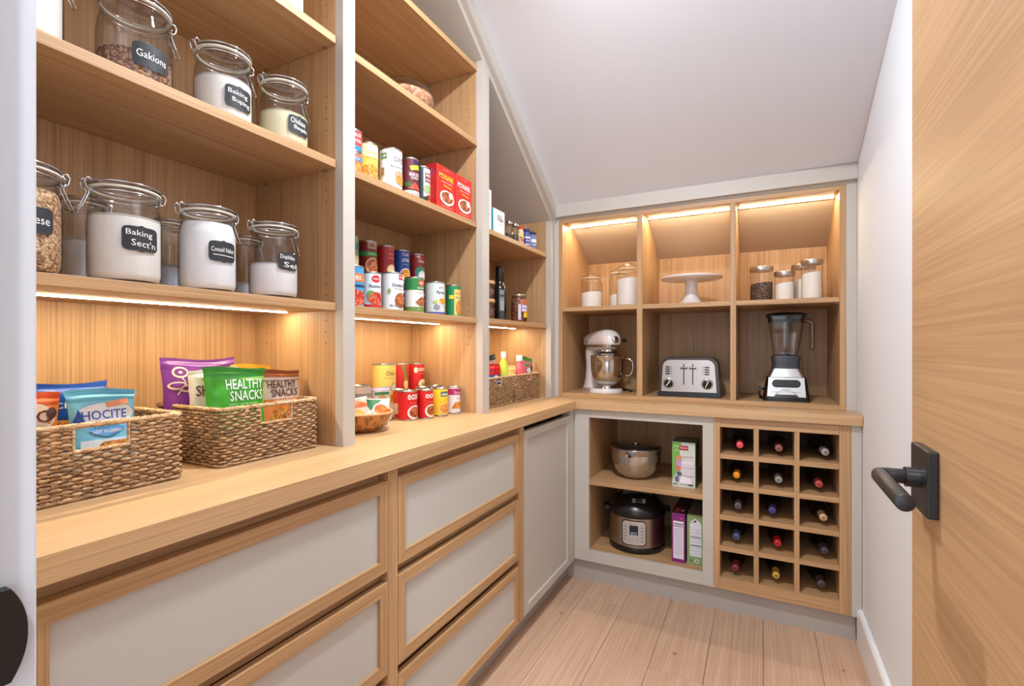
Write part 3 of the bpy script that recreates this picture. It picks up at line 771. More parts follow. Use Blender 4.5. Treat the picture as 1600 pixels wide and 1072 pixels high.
# second basket
bag('snack_bag', (-1.275, .745, .94), .185, .225, .045, -.03, .02, sPu, C_(104, 44, 128, .3),
    [('ell', -.056, .192, .019, .013, C_(232, 214, 190)), ('ell', -.056, .192, .014, .009, sPu), ('ell', -.056, .192, .005, .003, C_(232, 214, 190)), ('ell', -.066, .160, .022, .010, C_(232, 214, 190)), ('ell', -.066, .161, .017, .006, sPu),
     ('ell', -.040, .152, .024, .009, C_(232, 214, 190)), ('ell', -.040, .153, .018, .005, sPu), ('line', [(-.056, .180), (-.048, .166), (-.060, .150), (-.068, .138)], .003, C_(232, 214, 190)),
     ('text', .03, .15, .022, .07, 'VEGGIE', WHT), ('ell', .0, .08, .06, .03, CHIK)] + seal_lines(.185, .225, C_(140, 80, 160)),
    'large purple snack packet with cream loops at the back of the second basket', group=GS2, seed=6.2)
bag('snack_bag', (-1.265, .878, .94), .125, .205, .03, .05, .0, C_(228, 184, 60, .3), C_(222, 172, 50, .3), [('text', 0, .14, .02, .08, 'CORN', C_(160, 60, 30)), ('ell', 0, .09, .04, .03, CHIK)] + seal_lines(.125, .205, C_(240, 205, 90)),
    'yellow snack packet showing only its top edge behind the green one', group=GS2, seed=8.8)
bag('snack_bag', (-1.205, .738, .945), .120, .196, .04, -.10, .03, OFFW, C_(240, 234, 224, .35),
    [('ell', -.025, .172, .012, .004, C_(200, 170, 90)), ('text', -.008, .144, .026, .084, 'SHOKE', C_(110, 40, 40)), ('text', .0, .162, .004, .06, 'DELICIOUS BITES', C_(120, 110, 100)), ('text', .01, .09, .006, .06, 'DI ESS', C_(120, 110, 100)), ('ell', .0, .05, .04, .025, CHIK)] + seal_lines(.125, .19, C_(220, 210, 196)),
    'cream snack packet with brown letters SH between the purple and green ones', group=GS2, seed=3.9)
bag('snack_bag', (-1.135, .752, .955), .150, .190, .045, -.10, .07, sG, C_(42, 140, 40, .3),
    [('poly', [(.0, .163), (.07, .168), (.07, .158), (.02, .155)], C_(150, 200, 90)), ('text', .014, .149, .024, .098, 'HEALTHY', WHT), ('text', .018, .121, .024, .090, 'SNACKS', WHT), ('text', .01, .101, .004, .08, 'LIGHTLY SALTED NATURAL', C_(200, 230, 180)),
     ('rect', -.07, .07, .0925, .094, C_(150, 210, 130)), ('ell', .01, .086, .013, .009, C_(190, 200, 210)), ('rect', -.06, .06, .02, .06, C_(90, 180, 60))] + seal_lines(.15, .19, C_(90, 180, 70)),
    'bright green packet reading HEALTHY SNACKS in white at the front of the second basket', group=GS2, seed=5.5)
bag('snack_bag', (-1.165, .897, .955), .125, .178, .036, -.05, .05, C_(226, 208, 192, .35), C_(158, 88, 44, .35),
    [('rect', -.062, .062, .148, .166, sBr), ('text', -.005, .139, .020, .090, 'HEALTHY', C_(92, 56, 44)), ('text', .002, .116, .020, .086, 'SNACKS', C_(92, 56, 44)), ('rect', -.06, .06, .090, .100, C_(206, 124, 60)), ('text', 0, .095, .004, .07, 'OVEN BAKED MULTIGRAIN', WHT),
     ('rect', -.06, .06, .02, .083, C_(222, 130, 60)), ('ell', -.02, .055, .025, .022, CHIK), ('text', .02, .055, .014, .04, 'CRU', C_(250, 220, 190))] + seal_lines(.125, .178, sBr),
    'brown and beige packet reading HEALTHY SNACKS at the right of the second basket', group=GS2, seed=9.4)
# low bay baskets
GS3 = 'small packets and bottles in the low bay baskets'
bag('snack_bag', (-1.108, 1.985, .94), .105, .172, .03, -.1, .02, C_(40, 90, 180, .3), C_(206, 34, 38, .3), [('rect', -.056, .056, .125, .152, RED), ('poly', [(-.05, .10), (-.01, .125), (.05, .105), (.03, .088)], C_(232, 236, 240)), ('ell', .01, .106, .028, .009, C_(36, 80, 170)), ('rect', -.03, .03, .06, .08, C_(60, 130, 200))],
    'red and blue packet at the front of the left small basket', group=GS3, seed=1.1)
def bottle(x, y, z, r, h, body, cap, label, items=None, az=-.6):
    t = empty('squeeze_bottle', (x, y, z), label, 'bottle', GS3)
    MB().lathe([(0, 0), (r * .9, 0), (r, .006), (r, h * .62), (r * .8, h * .76), (r * .45, h * .84), (r * .42, h * .88)], body, 22).build('bottle_body', t)
    MB().lathe([(r * .52, h * .86), (r * .56, h * .87), (r * .54, h * .98), (r * .4, h), (0, h)], cap, 20).build('cap', t)
    if items: g = MB(); design(g, items, cylmap(r, az), .0006, .0004); g.build('paper_label', t)
bottle(-1.112, 2.083, .93, .024, .242, C_(214, 220, 80, .3), WHT, 'yellow-green bottle with a white cap in the left small basket', [('ell', 0, .085, .012, .012, ORG), ('ell', .008, .06, .016, .01, GRN), ('ell', -.006, .05, .01, .008, WHT)])
bottle(-1.150, 1.982, .93, .019, .236, C_(232, 214, 60, .3), C_(238, 222, 110), 'slim yellow bottle at the left of the left small basket')
bag('snack_bag', (-1.146, 2.045, .95), .070, .205, .02, -.2, .0, C_(200, 198, 196, .3), C_(46, 70, 46, .3), [('ell', -.01, .13, .014, .012, WHT), ('ell', .015, .14, .012, .01, BLK), ('ell', .01, .11, .012, .012, C_(190, 130, 120))], 'black, white and green sachet behind the bottles in the left small basket', group=GS3, seed=7.7, roll=.12)
bottle(-1.118, 2.268, .93, .032, .222, C_(220, 90, 100, .3), WHT, 'pink bottle with a white cap in the right small basket', [('ell', .004, .085, .016, .03, C_(236, 130, 130)), ('rect', .022, .03, .06, .11, BLK)])
bag('snack_bag', (-1.135, 2.365, .945), .10, .195, .025, -.2, .0, C_(196, 120, 126, .3), C_(70, 140, 66, .3), [('ell', .005, .125, .022, .014, WHT), ('ell', .03, .14, .012, .014, BLK), ('rect', -.04, .0, .145, .155, C_(70, 150, 70))], 'green-topped sachet with a black spot in the right small basket', group=GS3, seed=2.2, roll=-.15)
bag('snack_bag', (-1.13, 2.205, .945), .055, .155, .02, -.3, .0, C_(238, 202, 110, .3), C_(242, 214, 130, .3), [('ell', 0, .1, .014, .012, WHT)], 'small yellow sachet at the left of the right small basket', group=GS3, seed=5.2)

# ================================================================== TINS
def tin(x, y, z, r, h, base, items, label, group, az=-.42, top=None):
    t = empty('food_tin', (x, y, z), label, 'tin', group)
    b = MB(); b.lathe([(0, .003), (r * .93, .003), (r * .95, .0), (r, .0), (r, .003), (r * .97, .005), (r * .97, h - .005), (r, h - .003), (r, h), (r * .94, h), (r * .93, h - .004), (0, h - .004)], TIN, 30)
    b.build('tin_body', t)
    l = MB(); rl = r * .975
    l.lathe([(rl, .0055), (rl, h - .0055)], base, 30, cap=False)
    design(l, items, cylmap(rl, az), .0004, .0003); l.build('paper_label', t)
    return t
def meal(s_, z_, a, b, m, rim=None): return [('ell', s_, z_, a, b, rim or WHT), ('ell', s_ + .001, z_ + .001, a * .82, b * .80, m)]
GT1, GT2, GT3 = 'tins on the worktop', 'tins on the lit middle shelf', 'tins on the upper middle shelf'
# worktop
tin(-1.19, 1.461, .92, .0365, .111, RED, [('text', .006, .088, .020, .046, 'eox', WHT), ('text', .006, .066, .005, .028, 'vrede', C_(230, 120, 100)), ('text', .004, .054, .006, .034, 'Tomeatos', C_(226, 110, 96))] + meal(.012, .030, .030, .026, BEAN), 'red tin lettered eox, nearest of the front row on the worktop', GT1)
tin(-1.155, 1.524, .92, .0310, .112, RED, [('text', .006, .089, .020, .042, 'eot', WHT), ('text', .004, .066, .005, .024, 'vrede', C_(230, 120, 100)), ('text', .0, .055, .006, .028, 'Dorseos', C_(226, 110, 96))] + meal(.010, .031, .027, .025, BEAN), 'red tin lettered eot, second in the front row on the worktop', GT1)
tin(-1.147, 1.609, .92, .0310, .112, YEL, [('rect', -.014, .020, .078, .098, C_(60, 100, 90)), ('text', .003, .088, .013, .028, 'oleo', WHT), ('text', .008, .068, .004, .02, 'in salute', C_(170, 110, 30)), ('text', 0, .058, .004, .03, 'garbanzos', C_(200, 150, 40))] + meal(.006, .030, .027, .024, CHIK, C_(240, 190, 120)), 'yellow tin with a green oleo badge in the front row on the worktop', GT1)
tin(-1.134, 1.688, .92, .0270, .112, C_(226, 218, 222), [('rect', -.07, .07, .078, .104, C_(160, 44, 100)), ('text', .004, .088, .014, .032, 'Emeo', C_(240, 170, 200)), ('text', .006, .064, .004, .02, 'viola sueno', C_(120, 110, 120)), ('poly', [(-.022, .030), (-.01, .048), (.008, .05), (.024, .046), (.026, .024), (-.02, .022)], CHIK), ('ell', .008, .014, .016, .006, C_(210, 216, 226))], 'white and magenta tin at the right end of the front row on the worktop', GT1)
tin(-1.245, 1.483, .92, .035, .112, C_(204, 50, 46), [('rect', -.05, .05, .02, .06, C_(232, 190, 170))], 'red tin behind the eox tin on the worktop', GT1)
tin(-1.225, 1.600, .92, .032, .113, C_(214, 214, 212), [('rect', -.05, .05, .04, .08, RED)], 'silver-topped tin behind the eot tin on the worktop', GT1)
tin(-1.215, 1.672, .92, .032, .114, C_(226, 224, 216), [('rect', -.05, .05, .04, .08, GRN)], 'silver-topped tin behind the yellow oleo tin on the worktop', GT1)
tin(-1.29, 1.443, .92, .045, .211, C_(240, 216, 120), [('text', .008, .175, .018, .040, 'Olein', C_(120, 90, 40)), ('text', .008, .158, .006, .05, 'Mediterraneo', C_(190, 160, 90)),
    ('poly', [(.002, .120), (.022, .142), (.040, .122), (.022, .098)], C_(130, 104, 60)), ('poly', [(.006, .120), (.022, .138), (.036, .122), (.022, .102)], WHT), ('text', .021, .120, .006, .018, 'SOA', C_(110, 90, 60)),
    ('ell', .005, .082, .014, .012, C_(150, 150, 50)), ('ell', .016, .086, .013, .012, C_(226, 140, 40)), ('rect', -.06, .06, .01, .06, C_(230, 226, 214))], 'tall pale yellow tin lettered Olein at the back of the worktop', GT1)
tin(-1.315, 1.565, .92, .034, .207, C_(204, 44, 40), [('poly', [(-.01, .20), (.004, .20), (.018, .15), (.010, .13)], C_(120, 128, 60)), ('ell', .014, .125, .013, .022, C_(238, 206, 140)), ('ell', .014, .142, .013, .004, C_(180, 120, 60)), ('rect', -.05, .05, .01, .08, C_(190, 40, 40))], 'tall red tin with a soup cup picture behind the front row on the worktop', GT1)
tin(-1.30, 1.653, .92, .034, .206, C_(206, 34, 36), [('ell', -.018, .178, .009, .012, C_(238, 220, 200)), ('text', .010, .180, .014, .036, 'cann', WHT), ('text', .010, .164, .006, .034, 'mentana', C_(236, 140, 120)), ('ell', .012, .12, .020, .020, C_(240, 226, 180)), ('ell', .016, .115, .010, .010, C_(200, 170, 90))], 'tall red tin lettered cann at the back right of the worktop tins', GT1)
# lit shelf front row
zS = 1.314
tin(-1.10, 1.092, zS, .034, .124, C_(60, 150, 205), [('rect', -.05, .05, .075, .100, C_(226, 120, 60)), ('text', 0, .087, .012, .04, 'MEL', WHT), ('rect', -.06, .06, .06, .066, NAVY)] + [('ell', .0, .028, .034, .024, TOMA)], 'blue and red tomato tin at the left end of the lit middle shelf', GT2)
tin(-1.11, 1.182, zS, .031, .117, C_(218, 226, 234), [('ell', .004, .095, .015, .012, C_(200, 40, 50)), ('text', .004, .095, .006, .02, 'DORIA', WHT), ('text', .002, .072, .010, .040, 'Plusorino', BLK), ('ell', -.012, .046, .014, .012, C_(110, 170, 90)), ('ell', .004, .034, .028, .020, TOMA), ('rect', -.06, .06, .006, .014, C_(196, 40, 44))], 'pale blue tin lettered Plusorino with a tomato picture on the lit middle shelf', GT2)
tin(-1.11, 1.282, zS, .0375, .129, C_(224, 228, 232), [('rect', .006, .026, .104, .122, C_(200, 60, 40)), ('text', .016, .113, .006, .016, 'ATEA', WHT), ('text', .004, .086, .012, .042, 'Oratino', C_(50, 50, 56)), ('text', .006, .074, .005, .03, 'fasolate', C_(150, 130, 100)), ('ell', -.026, .066, .006, .008, C_(150, 160, 90)), ('text', -.012, .018, .006, .022, 'Mo.lk', C_(60, 60, 60)),
    ('ell', .014, .036, .022, .025, C_(150, 80, 40)), ('ell', .015, .037, .018, .021, BEAN)], 'large white tin lettered Oratino on the lit middle shelf', GT2)
tin(-1.11, 1.398, zS, .0345, .128, C_(226, 226, 222), [('rect', -.07, .07, .082, .122, GRN), ('poly', [(.0, .117), (.026, .118), (.028, .098), (.002, .096)], C_(206, 80, 50)), ('text', .013, .107, .008, .022, 'GEY', WHT), ('text', .010, .089, .006, .03, 'NATURE', WHT), ('rect', -.07, .07, .006, .022, C_(110, 140, 60)), ('text', 0, .014, .004, .01, '425g', WHT), ('text', .006, .072, .004, .026, 'tomates', C_(120, 110, 100)),
    ('poly', [(-.012, .040), (.012, .060), (.026, .05), (.028, .028), (.006, .026)], BEAN)], 'green and white tin with a bean picture on the lit middle shelf', GT2)
tin(-1.11, 1.524, zS, .0375, .126, C_(206, 214, 212), [('text', .008, .104, .008, .024, 'gola', C_(180, 140, 90)), ('text', .006, .086, .012, .038, 'Parrou', C_(40, 50, 70)), ('ell', .012, .052, .020, .013, WHT), ('ell', .012, .053, .017, .011, SOUP), ('ell', -.012, .030, .012, .010, C_(140, 136, 150)), ('poly', [(-.03, .05), (-.01, .06), (-.012, .04)], C_(180, 190, 100)), ('rect', -.07, .07, .006, .012, C_(80, 90, 160))], 'pale grey-green tin lettered Parrou with a soup bowl on the lit middle shelf', GT2)
tin(-1.10, 1.632, zS, .0300, .126, C_(30, 130, 78), [('rect', -.012, .026, .008, .108, C_(240, 200, 110)), ('text', .008, .092, .010, .028, 'MEIA', C_(214, 120, 60)), ('text', .008, .076, .008, .03, 'GROCCO', C_(60, 110, 60)), ('ell', .012, .036, .018, .030, C_(150, 130, 60)), ('ell', .013, .036, .015, .026, CHIK), ('rect', -.032, -.014, .07, .085, YEL)], 'green and yellow tin at the right end of the lit middle shelf', GT2)
# stacked back row
for i, (y, c, it, lb) in enumerate([
    (1.277, DRED, [('rect', -.012, .024, .096, .118, C_(170, 150, 120)), ('text', .006, .107, .016, .028, 'EMO', DRED), ('rect', -.06, .06, .070, .086, GRN), ('text', .004, .078, .007, .034, 'CRESSION', C_(170, 210, 140))] + meal(.006, .036, .026, .030, BEAN, C_(210, 160, 100)), 'dark red and green tin on top of the stack with a stew picture'),
    (1.367, C_(160, 30, 34), [('text', .010, .11, .010, .026, 'TOSI', C_(216, 130, 90)), ('text', .010, .094, .010, .026, 'ELAN', C_(216, 130, 90)), ('rect', -.004, .026, .076, .082, C_(200, 90, 80)), ('ell', .012, .036, .02, .02, C_(226, 200, 150))], 'plain red tin on top of the stack, lit middle shelf'),
    (1.455, C_(26, 70, 150), [('text', .004, .106, .012, .030, 'Celit', C_(220, 190, 200)), ('text', .004, .084, .012, .032, 'LITKENI', WHT), ('text', .004, .068, .005, .03, 'de fagioli', C_(180, 200, 230))] + meal(.004, .032, .024, .022, SOUP), 'dark blue tin on top of the stack, lit middle shelf'),
    (1.546, C_(150, 36, 40), [('text', .006, .096, .014, .028, 'Uno', WHT), ('ell', .004, .05, .026, .024, C_(60, 150, 130)), ('ell', .010, .04, .018, .018, WHT), ('poly', [(-.02, .11), (-.005, .118), (.002, .105)], C_(226, 190, 170))], 'crimson tin with a green patch at the right of the stack, lit middle shelf')]):
    tin(-1.215, y, zS + .121, .0315, .124, c, it, lb, GT2)
    tin(-1.215, y, zS, .0315, .120, NAVY, [('rect', -.05, .05, .085, .09, WHT), ('rect', -.05, .05, .06, .064, WHT)], ['navy tin with white stripes under the EMO tin', 'navy tin with white stripes under the plain red tin', 'navy tin with white stripes under the dark blue tin', 'navy tin with white stripes under the crimson tin'][i] + ', lit middle shelf', GT2)
tin(-1.215, 1.190, zS + .121, .0315, .124, C_(120, 150, 110), [('rect', -.05, .05, .03, .06, C_(216, 190, 150)), ('rect', -.05, .05, .08, .1, C_(60, 120, 120))], 'grey-green tin on top of the stack beside the greige post, lit middle shelf', GT2)
tin(-1.215, 1.190, zS, .0315, .120, NAVY, [('rect', -.05, .05, .085, .09, WHT)], 'navy tin under the grey-green tin, lit middle shelf', GT2)
# upper middle shelf
zU = 1.708
tin(-1.12, 1.105, zU, .034, .075, C_(206, 110, 70), [('rect', -.05, .05, .05, .062, C_(60, 130, 180)), ('ell', .0, .028, .024, .018, CHIK), ('text', 0, .056, .007, .03, 'RIO', WHT)], 'orange tin under a red one beside the post on the upper middle shelf', GT3)
tin(-1.12, 1.105, zU + .0755, .034, .070, C_(206, 60, 60), [('rect', -.05, .05, .006, .02, C_(50, 130, 170)), ('text', .004, .052, .010, .036, 'DOLCE', WHT), ('text', .004, .034, .010, .036, 'TOTIN', WHT)], 'red tin on top of the orange one beside the post on the upper middle shelf', GT3)
tin(-1.13, 1.185, zU, .034, .135, C_(236, 200, 80), [('rect', -.06, .06, .09, .128, C_(238, 226, 170)), ('text', .006, .102, .008, .04, 'GALLETO', C_(190, 150, 70)), ('text', .004, .086, .005, .04, 'miele solare', C_(160, 120, 60)), ('ell', .0, .045, .03, .02, SOUP), ('ell', .012, .03, .018, .016, CHIK)], 'yellow tin with a pasta picture on the upper middle shelf', GT3)
tin(-1.11, 1.272, zU, .0400, .142, C_(226, 228, 230), [('rect', -.050, -.028, .104, .124, C_(90, 130, 80)), ('text', -.039, .114, .010, .016, 'LIP', WHT), ('text', .014, .106, .016, .040, 'COUZ', C_(110, 26, 44)), ('text', .008, .082, .007, .046, 'Burontone', C_(60, 60, 66)), ('ell', .018, .058, .020, .013, C_(206, 150, 120)), ('ell', .022, .040, .022, .016, CHIK), ('rect', -.048, -.036, .05, .075, C_(170, 120, 80)), ('text', -.04, .02, .012, .018, 'n7', BLK)], 'large white tin lettered COUZ on the upper middle shelf', GT3)
tin(-1.10, 1.362, zU, .0310, .143, C_(96, 34, 38), [('rect', .0, .028, .122, .134, NAVY), ('poly', [(-.016, .112), (.024, .122), (.028, .106), (-.01, .098)], C_(180, 200, 50)), ('text', .004, .084, .014, .040, 'MARORD', C_(240, 200, 210)), ('text', .004, .072, .008, .03, 'CASA', WHT), ('poly', [(-.022, .034), (.004, .058), (.028, .04), (.028, .032)], C_(222, 70, 50)), ('ell', -.02, .048, .012, .01, C_(60, 90, 40)), ('rect', -.06, .06, .006, .028, C_(206, 212, 200)), ('text', .006, .017, .009, .03, 'CISE', C_(200, 60, 100))], 'dark red tin with a yellow flash on the upper middle shelf', GT3)
tin(-1.11, 1.444, zU, .0310, .142, C_(44, 48, 58), [('rect', -.010, .05, .01, .134, C_(206, 208, 190)), ('rect', -.004, .034, .084, .118, C_(110, 34, 50)), ('text', .015, .109, .010, .030, 'REPI', WHT), ('text', .015, .093, .010, .032, 'COSSO', WHT), ('ell', .006, .06, .016, .016, C_(150, 170, 120)), ('ell', .014, .026, .016, .014, BEAN), ('ell', -.004, .024, .012, .008, BLK)], 'charcoal and cream tin beside the red boxes on the upper middle shelf', GT3)
tin(-1.19, 1.515, zU, .0300, .155, C_(80, 36, 70), [('rect', -.05, .05, .12, .14, WHT), ('text', -.01, .13, .010, .03, 'PESI', C_(80, 36, 70))], 'purple tin mostly hidden behind the red boxes on the upper middle shelf', GT3)

# ================================================================== CARTONS
def carton(x0, x1, y0, y1, z, h, base, fitems, label, group=None, side=None, sitems=None, face='x', top=None, titems=None, name='food_box', cat='box', rz=0):
    cx, cy = (x0 + x1) / 2, (y0 + y1) / 2; hx, hy = (x1 - x0) / 2, (y1 - y0) / 2
    t = empty(name, (cx, cy, z), label, cat, group, rz)
    MB().box(-hx, hx, -hy, hy, 0, h, base).build('carton', t, bevel=.0008, seg=1)
    g = MB()
    if face == 'x':
        design(g, [('rect', -hy + .0008, hy - .0008, .0008, h - .0008, base)] + fitems, lambda s_, tt, o_: (hx + o_, s_, tt))
        if sitems or side: design(g, [('rect', -hx + .0008, hx - .0008, .0008, h - .0008, side or base)] + (sitems or []), lambda s_, tt, o_: (s_, -hy - o_, tt))
    else:
        design(g, [('rect', -hx + .0008, hx - .0008, .0008, h - .0008, base)] + fitems, lambda s_, tt, o_: (s_, -hy - o_, tt))
        if side: design(g, [('rect', -hy + .0008, hy - .0008, .0008, h - .0008, side)] + (sitems or []), lambda s_, tt, o_: (hx + o_, s_, tt))
    if top: design(g, [('rect', -hx + .0008, hx - .0008, -hy + .0008, hy - .0008, top)] + (titems or []), lambda s_, tt, o_: (s_, tt, h + o_))
    g.build('printed_faces', t)
    return t
RBX = C_(214, 40, 32)
def redbox(y0, y1, tcol, lb):
    wy = (y1 - y0)
    carton(-1.075 - .03, -1.052, y0, y1, zU, .158, RBX, [('text', 0, .146, .004, .04, 'DEL GIORNO', C_(240, 160, 130)), ('text', 0, .120, .020, wy * .78, 'MONARE', tcol, -.02), ('text', .004, .100, .006, wy * .6, 'pasta e fagioli', C_(250, 210, 190)), ('poly', [(-.02, .092), (.034, .088), (.032, .080), (-.018, .084)], C_(230, 130, 40)),
        ('ell', .004, .044, .046, .027, WHT), ('ell', .006, .046, .038, .021, BEAN), ('ell', .028, .058, .013, .012, C_(236, 232, 226)), ('text', 0, .010, .005, wy * .6, 'senza glutine', C_(245, 180, 150))], lb, 'red boxes on the upper middle shelf', side=C_(176, 26, 28), sitems=[('rect', -.02, .02, .118, .14, C_(150, 40, 60))])
redbox(1.455, 1.572, C_(244, 196, 60), 'red carton with yellow lettering beside the charcoal tin')
redbox(1.578, 1.692, WHT, 'red carton with white lettering next to the bay side')
carton(-1.12, -1.06, 1.815, 1.872, 1.705, .180, C_(222, 222, 226), [('text', 0, .10, .02, .01, '&', C_(130, 60, 80)), ('text', 0, .07, .006, .03, 'riso', C_(120, 120, 130))], 'tall narrow white carton beside the post in the low bay', 'cartons in the low bay', side=C_(210, 214, 222))
carton(-1.13, -1.06, 1.890, 1.995, 1.705, .110, C_(226, 230, 236), [('text', .006, .080, .012, .040, 'BLU', C_(50, 80, 90)), ('text', .010, .068, .010, .060, 'LAGUNA', C_(60, 70, 80)), ('rect', .0, .03, .060, .063, C_(200, 60, 70)), ('text', .015, .046, .006, .04, 'semolino', C_(170, 176, 186))], 'white carton with a turquoise side in the low bay', 'cartons in the low bay', side=C_(20, 140, 165), sitems=[('rect', -.02, .02, .03, .035, C_(120, 200, 215))])

# ================================================================== JARS AND BOTTLE IN THE LOW BAY
def small_jar(x, y, z, r, h, body, cap, label, group, caph=.014, items=None, glass=False, fill=None, fm=None, name='spice_jar', cat='jar'):
    t = empty(name, (x, y, z), label, cat, group)
    MB().lathe([(0, .001), (r * .9, 0), (r, .004), (r, h * .74), (r * .85, h * .82), (r * .8, h - caph)], GLASS if glass else body, 24, cap=False).build('jar_body', t)
    if glass and fm: MB().lathe([(0, .003), (r * .9, .003), (r * .93, .006), (r * .93, fill), (0, fill + .002)], fm, 20).build('contents', t)
    MB().lathe([(r * .88, h - caph), (r * .92, h - caph + .001), (r * .92, h - .001), (r * .88, h), (0, h)], cap, 24).build('lid', t)
    if items: g = MB(); design(g, items, cylmap(r, -.6), .0005, .0003); g.build('paper_label', t)
    return t
GSP = 'spice jars in the low bay'
SPD = speckle([(60, 48, 40), (120, 104, 88), (40, 34, 30)], 300, .7, .5, 'dark_spice')
small_jar(-1.15, 2.065, 1.705, .015, .09, None, TIN, 'small dark spice jar next to the white and turquoise carton', GSP, glass=True, fill=.05, fm=SPD)
small_jar(-1.09, 2.099, 1.705, .0175, .097, None, CHROME, 'first front spice jar with a silver lid in the low bay', GSP, glass=True, fill=.04, fm=SPD)
small_jar(-1.09, 2.163, 1.705, .0185, .100, None, TIN, 'second front spice jar with a silver lid, dark spice inside', GSP, glass=True, fill=.045, fm=SPD)
small_jar(-1.09, 2.224, 1.705, .0165, .100, C_(222, 190, 150), C_(196, 60, 40), 'spice jar with a red lid and yellow and red label', GSP, items=[('ell', 0, .052, .010, .008, YEL), ('ell', .002, .03, .010, .010, C_(220, 90, 70)), ('ell', -.006, .042, .005, .005, GRN)])
small_jar(-1.09, 2.296, 1.705, .0205, .101, C_(66, 84, 150), C_(34, 44, 110), 'blue spice jar with a dark blue lid', GSP, items=[('rect', -.02, .02, .052, .06, WHT), ('text', 0, .04, .008, .026, 'SALE', WHT), ('rect', -.02, .02, .018, .024, C_(200, 206, 230))])
small_jar(-1.09, 2.372, 1.705, .0200, .102, C_(110, 122, 180), C_(58, 52, 58), 'pale blue spice jar with a black lid at the right end', GSP, items=[('rect', -.02, .02, .045, .062, WHT), ('text', 0, .032, .008, .026, 'FINO', WHT)])
GLB = 'jars and bottle on the lit shelf of the low bay'
def band_jar(z, h, lb):
    t = empty('glass_jar', (-1.14, 1.972, z), lb, 'jar', GLB)
    MB().lathe([(0, .001), (.032, 0), (.035, .004), (.035, h - .020), (.032, h - .014)], GLASS, 26, cap=False).build('jar_body', t)
    MB().lathe([(0, .003), (.031, .003), (.032, h * .55), (0, h * .56)], speckle([(120, 80, 60), (150, 100, 76), (96, 62, 48)], 200, .8, .6, 'brown_grain'), 22).build('contents', t)
    MB().lathe([(.036, h - .016), (.037, h - .014), (.037, h - .003), (.034, h), (0, h)], pm((196, 152, 116), .5), 26).build('lid', t)
band_jar(1.319, .098, 'lower glass jar of the stacked pair beside the post, brown grain inside')
band_jar(1.4171, .085, 'upper glass jar with a pale lid, stacked on another beside the post')
t = empty('oil_bottle', (-1.14, 2.095, 1.319), 'tall dark oil bottle with a black cap and grey label in the low bay', 'bottle', GLB)
MB().lathe([(0, .001), (.033, 0), (.036, .004), (.036, .150), (.033, .165), (.024, .182), (.019, .195), (.0185, .215)], pm((22, 20, 18), .12, 0, 'dark_glass', .5), 30, cap=False).build('bottle_body', t)
MB().lathe([(.0205, .190), (.0215, .192), (.0225, .262), (.021, .268), (0, .268)], pm((14, 13, 14), .3), 26).build('cap', t)
g = MB(); design(g, [('rect', -.010, .012, .100, .150, C_(120, 128, 140)), ('rect', -.010, .012, .050, .100, C_(150, 148, 144)), ('rect', -.010, .012, .118, .128, C_(60, 66, 80)), ('rect', -.010, .012, .006, .048, C_(60, 56, 60))], cylmap(.036, -.75), .0006); g.build('paper_label', t)
small_jar(-1.10, 2.226, 1.319, .0405, .142, speckle([(110, 60, 40), (140, 84, 56), (84, 44, 30)], 120, .5, .2, 'brown_sauce'), pm((176, 160, 130), .3, .8), 'preserve jar with a purple and yellow label in the low bay', GLB,
    items=[('rect', -.012, .034, .090, .112, C_(206, 120, 90)), ('text', .01, .100, .009, .036, 'ZARRO', C_(150, 50, 50)), ('rect', -.006, .036, .054, .086, C_(214, 204, 222)), ('text', .014, .070, .009, .034, 'Malvo', C_(90, 70, 150)), ('rect', .004, .036, .024, .050, C_(236, 200, 40)), ('rect', -.024, -.010, .012, .09, C_(206, 196, 214))], name='preserve_jar')

# ================================================================== BOWL BASKET WITH PACKETS
t = empty('bamboo_bowl', (-1.172, 1.200, .92), 'shallow bark-textured bowl at the left end of the worktop tins', 'bowl')
BARK, N, L, b = nt('bark')
tc = N.new('ShaderNodeTexCoord'); mp = N.new('ShaderNodeMapping'); mp.inputs['Scale'].default_value = (1, 1, .35); n = N.new('ShaderNodeTexNoise'); n.inputs['Scale'].default_value = 70; n.inputs['Detail'].default_value = 6
cr = N.new('ShaderNodeValToRGB'); e = cr.color_ramp.elements; e[0].position = .32; e[0].color = (*lin((74, 46, 26)), 1); e[1].position = .55; e[1].color = (*lin((196, 138, 78)), 1)
L.new(tc.outputs['Object'], mp.inputs['Vector']); L.new(mp.outputs['Vector'], n.inputs['Vector']); L.new(n.outputs['Fac'], cr.inputs['Fac']); L.new(cr.outputs['Color'], b.inputs['Base Color']); b.inputs['Roughness'].default_value = .6
def bowlr(a): return 1 + .035 * cos(4 * a) + .01 * cos(9 * a)
def bowlf(pr):
    def fn(a, b_):
        k = b_ * (len(pr) - 1); i = min(int(k), len(pr) - 2); f_ = k - i; r = pr[i][0] + (pr[i + 1][0] - pr[i][0]) * f_; z = pr[i][1] + (pr[i + 1][1] - pr[i][1]) * f_
        q = bowlr(2 * pi * a); return (r * cos(2 * pi * a) * q, r * sin(2 * pi * a) * q, z)
    return fn
m = MB(); m.grid(bowlf([(.0, .0), (.05, .0), (.078, .018), (.095, .042), (.104, .062)]), 48, 12, BARK, True, True); m.grid(bowlf([(.0, .006), (.048, .006), (.074, .022), (.091, .044), (.101, .062)]), 48, 12, BARK, True, True); m.build('bowl_body', t)
m = MB(); m.tube([(.1025 * cos(2 * pi * i / 48) * bowlr(2 * pi * i / 48), .1025 * sin(2 * pi * i / 48) * bowlr(2 * pi * i / 48), .062) for i in range(48)], .0035, pm((214, 166, 112), .5), 8, True); m.build('rim', t)
GPK = 'packets in the bark bowl'
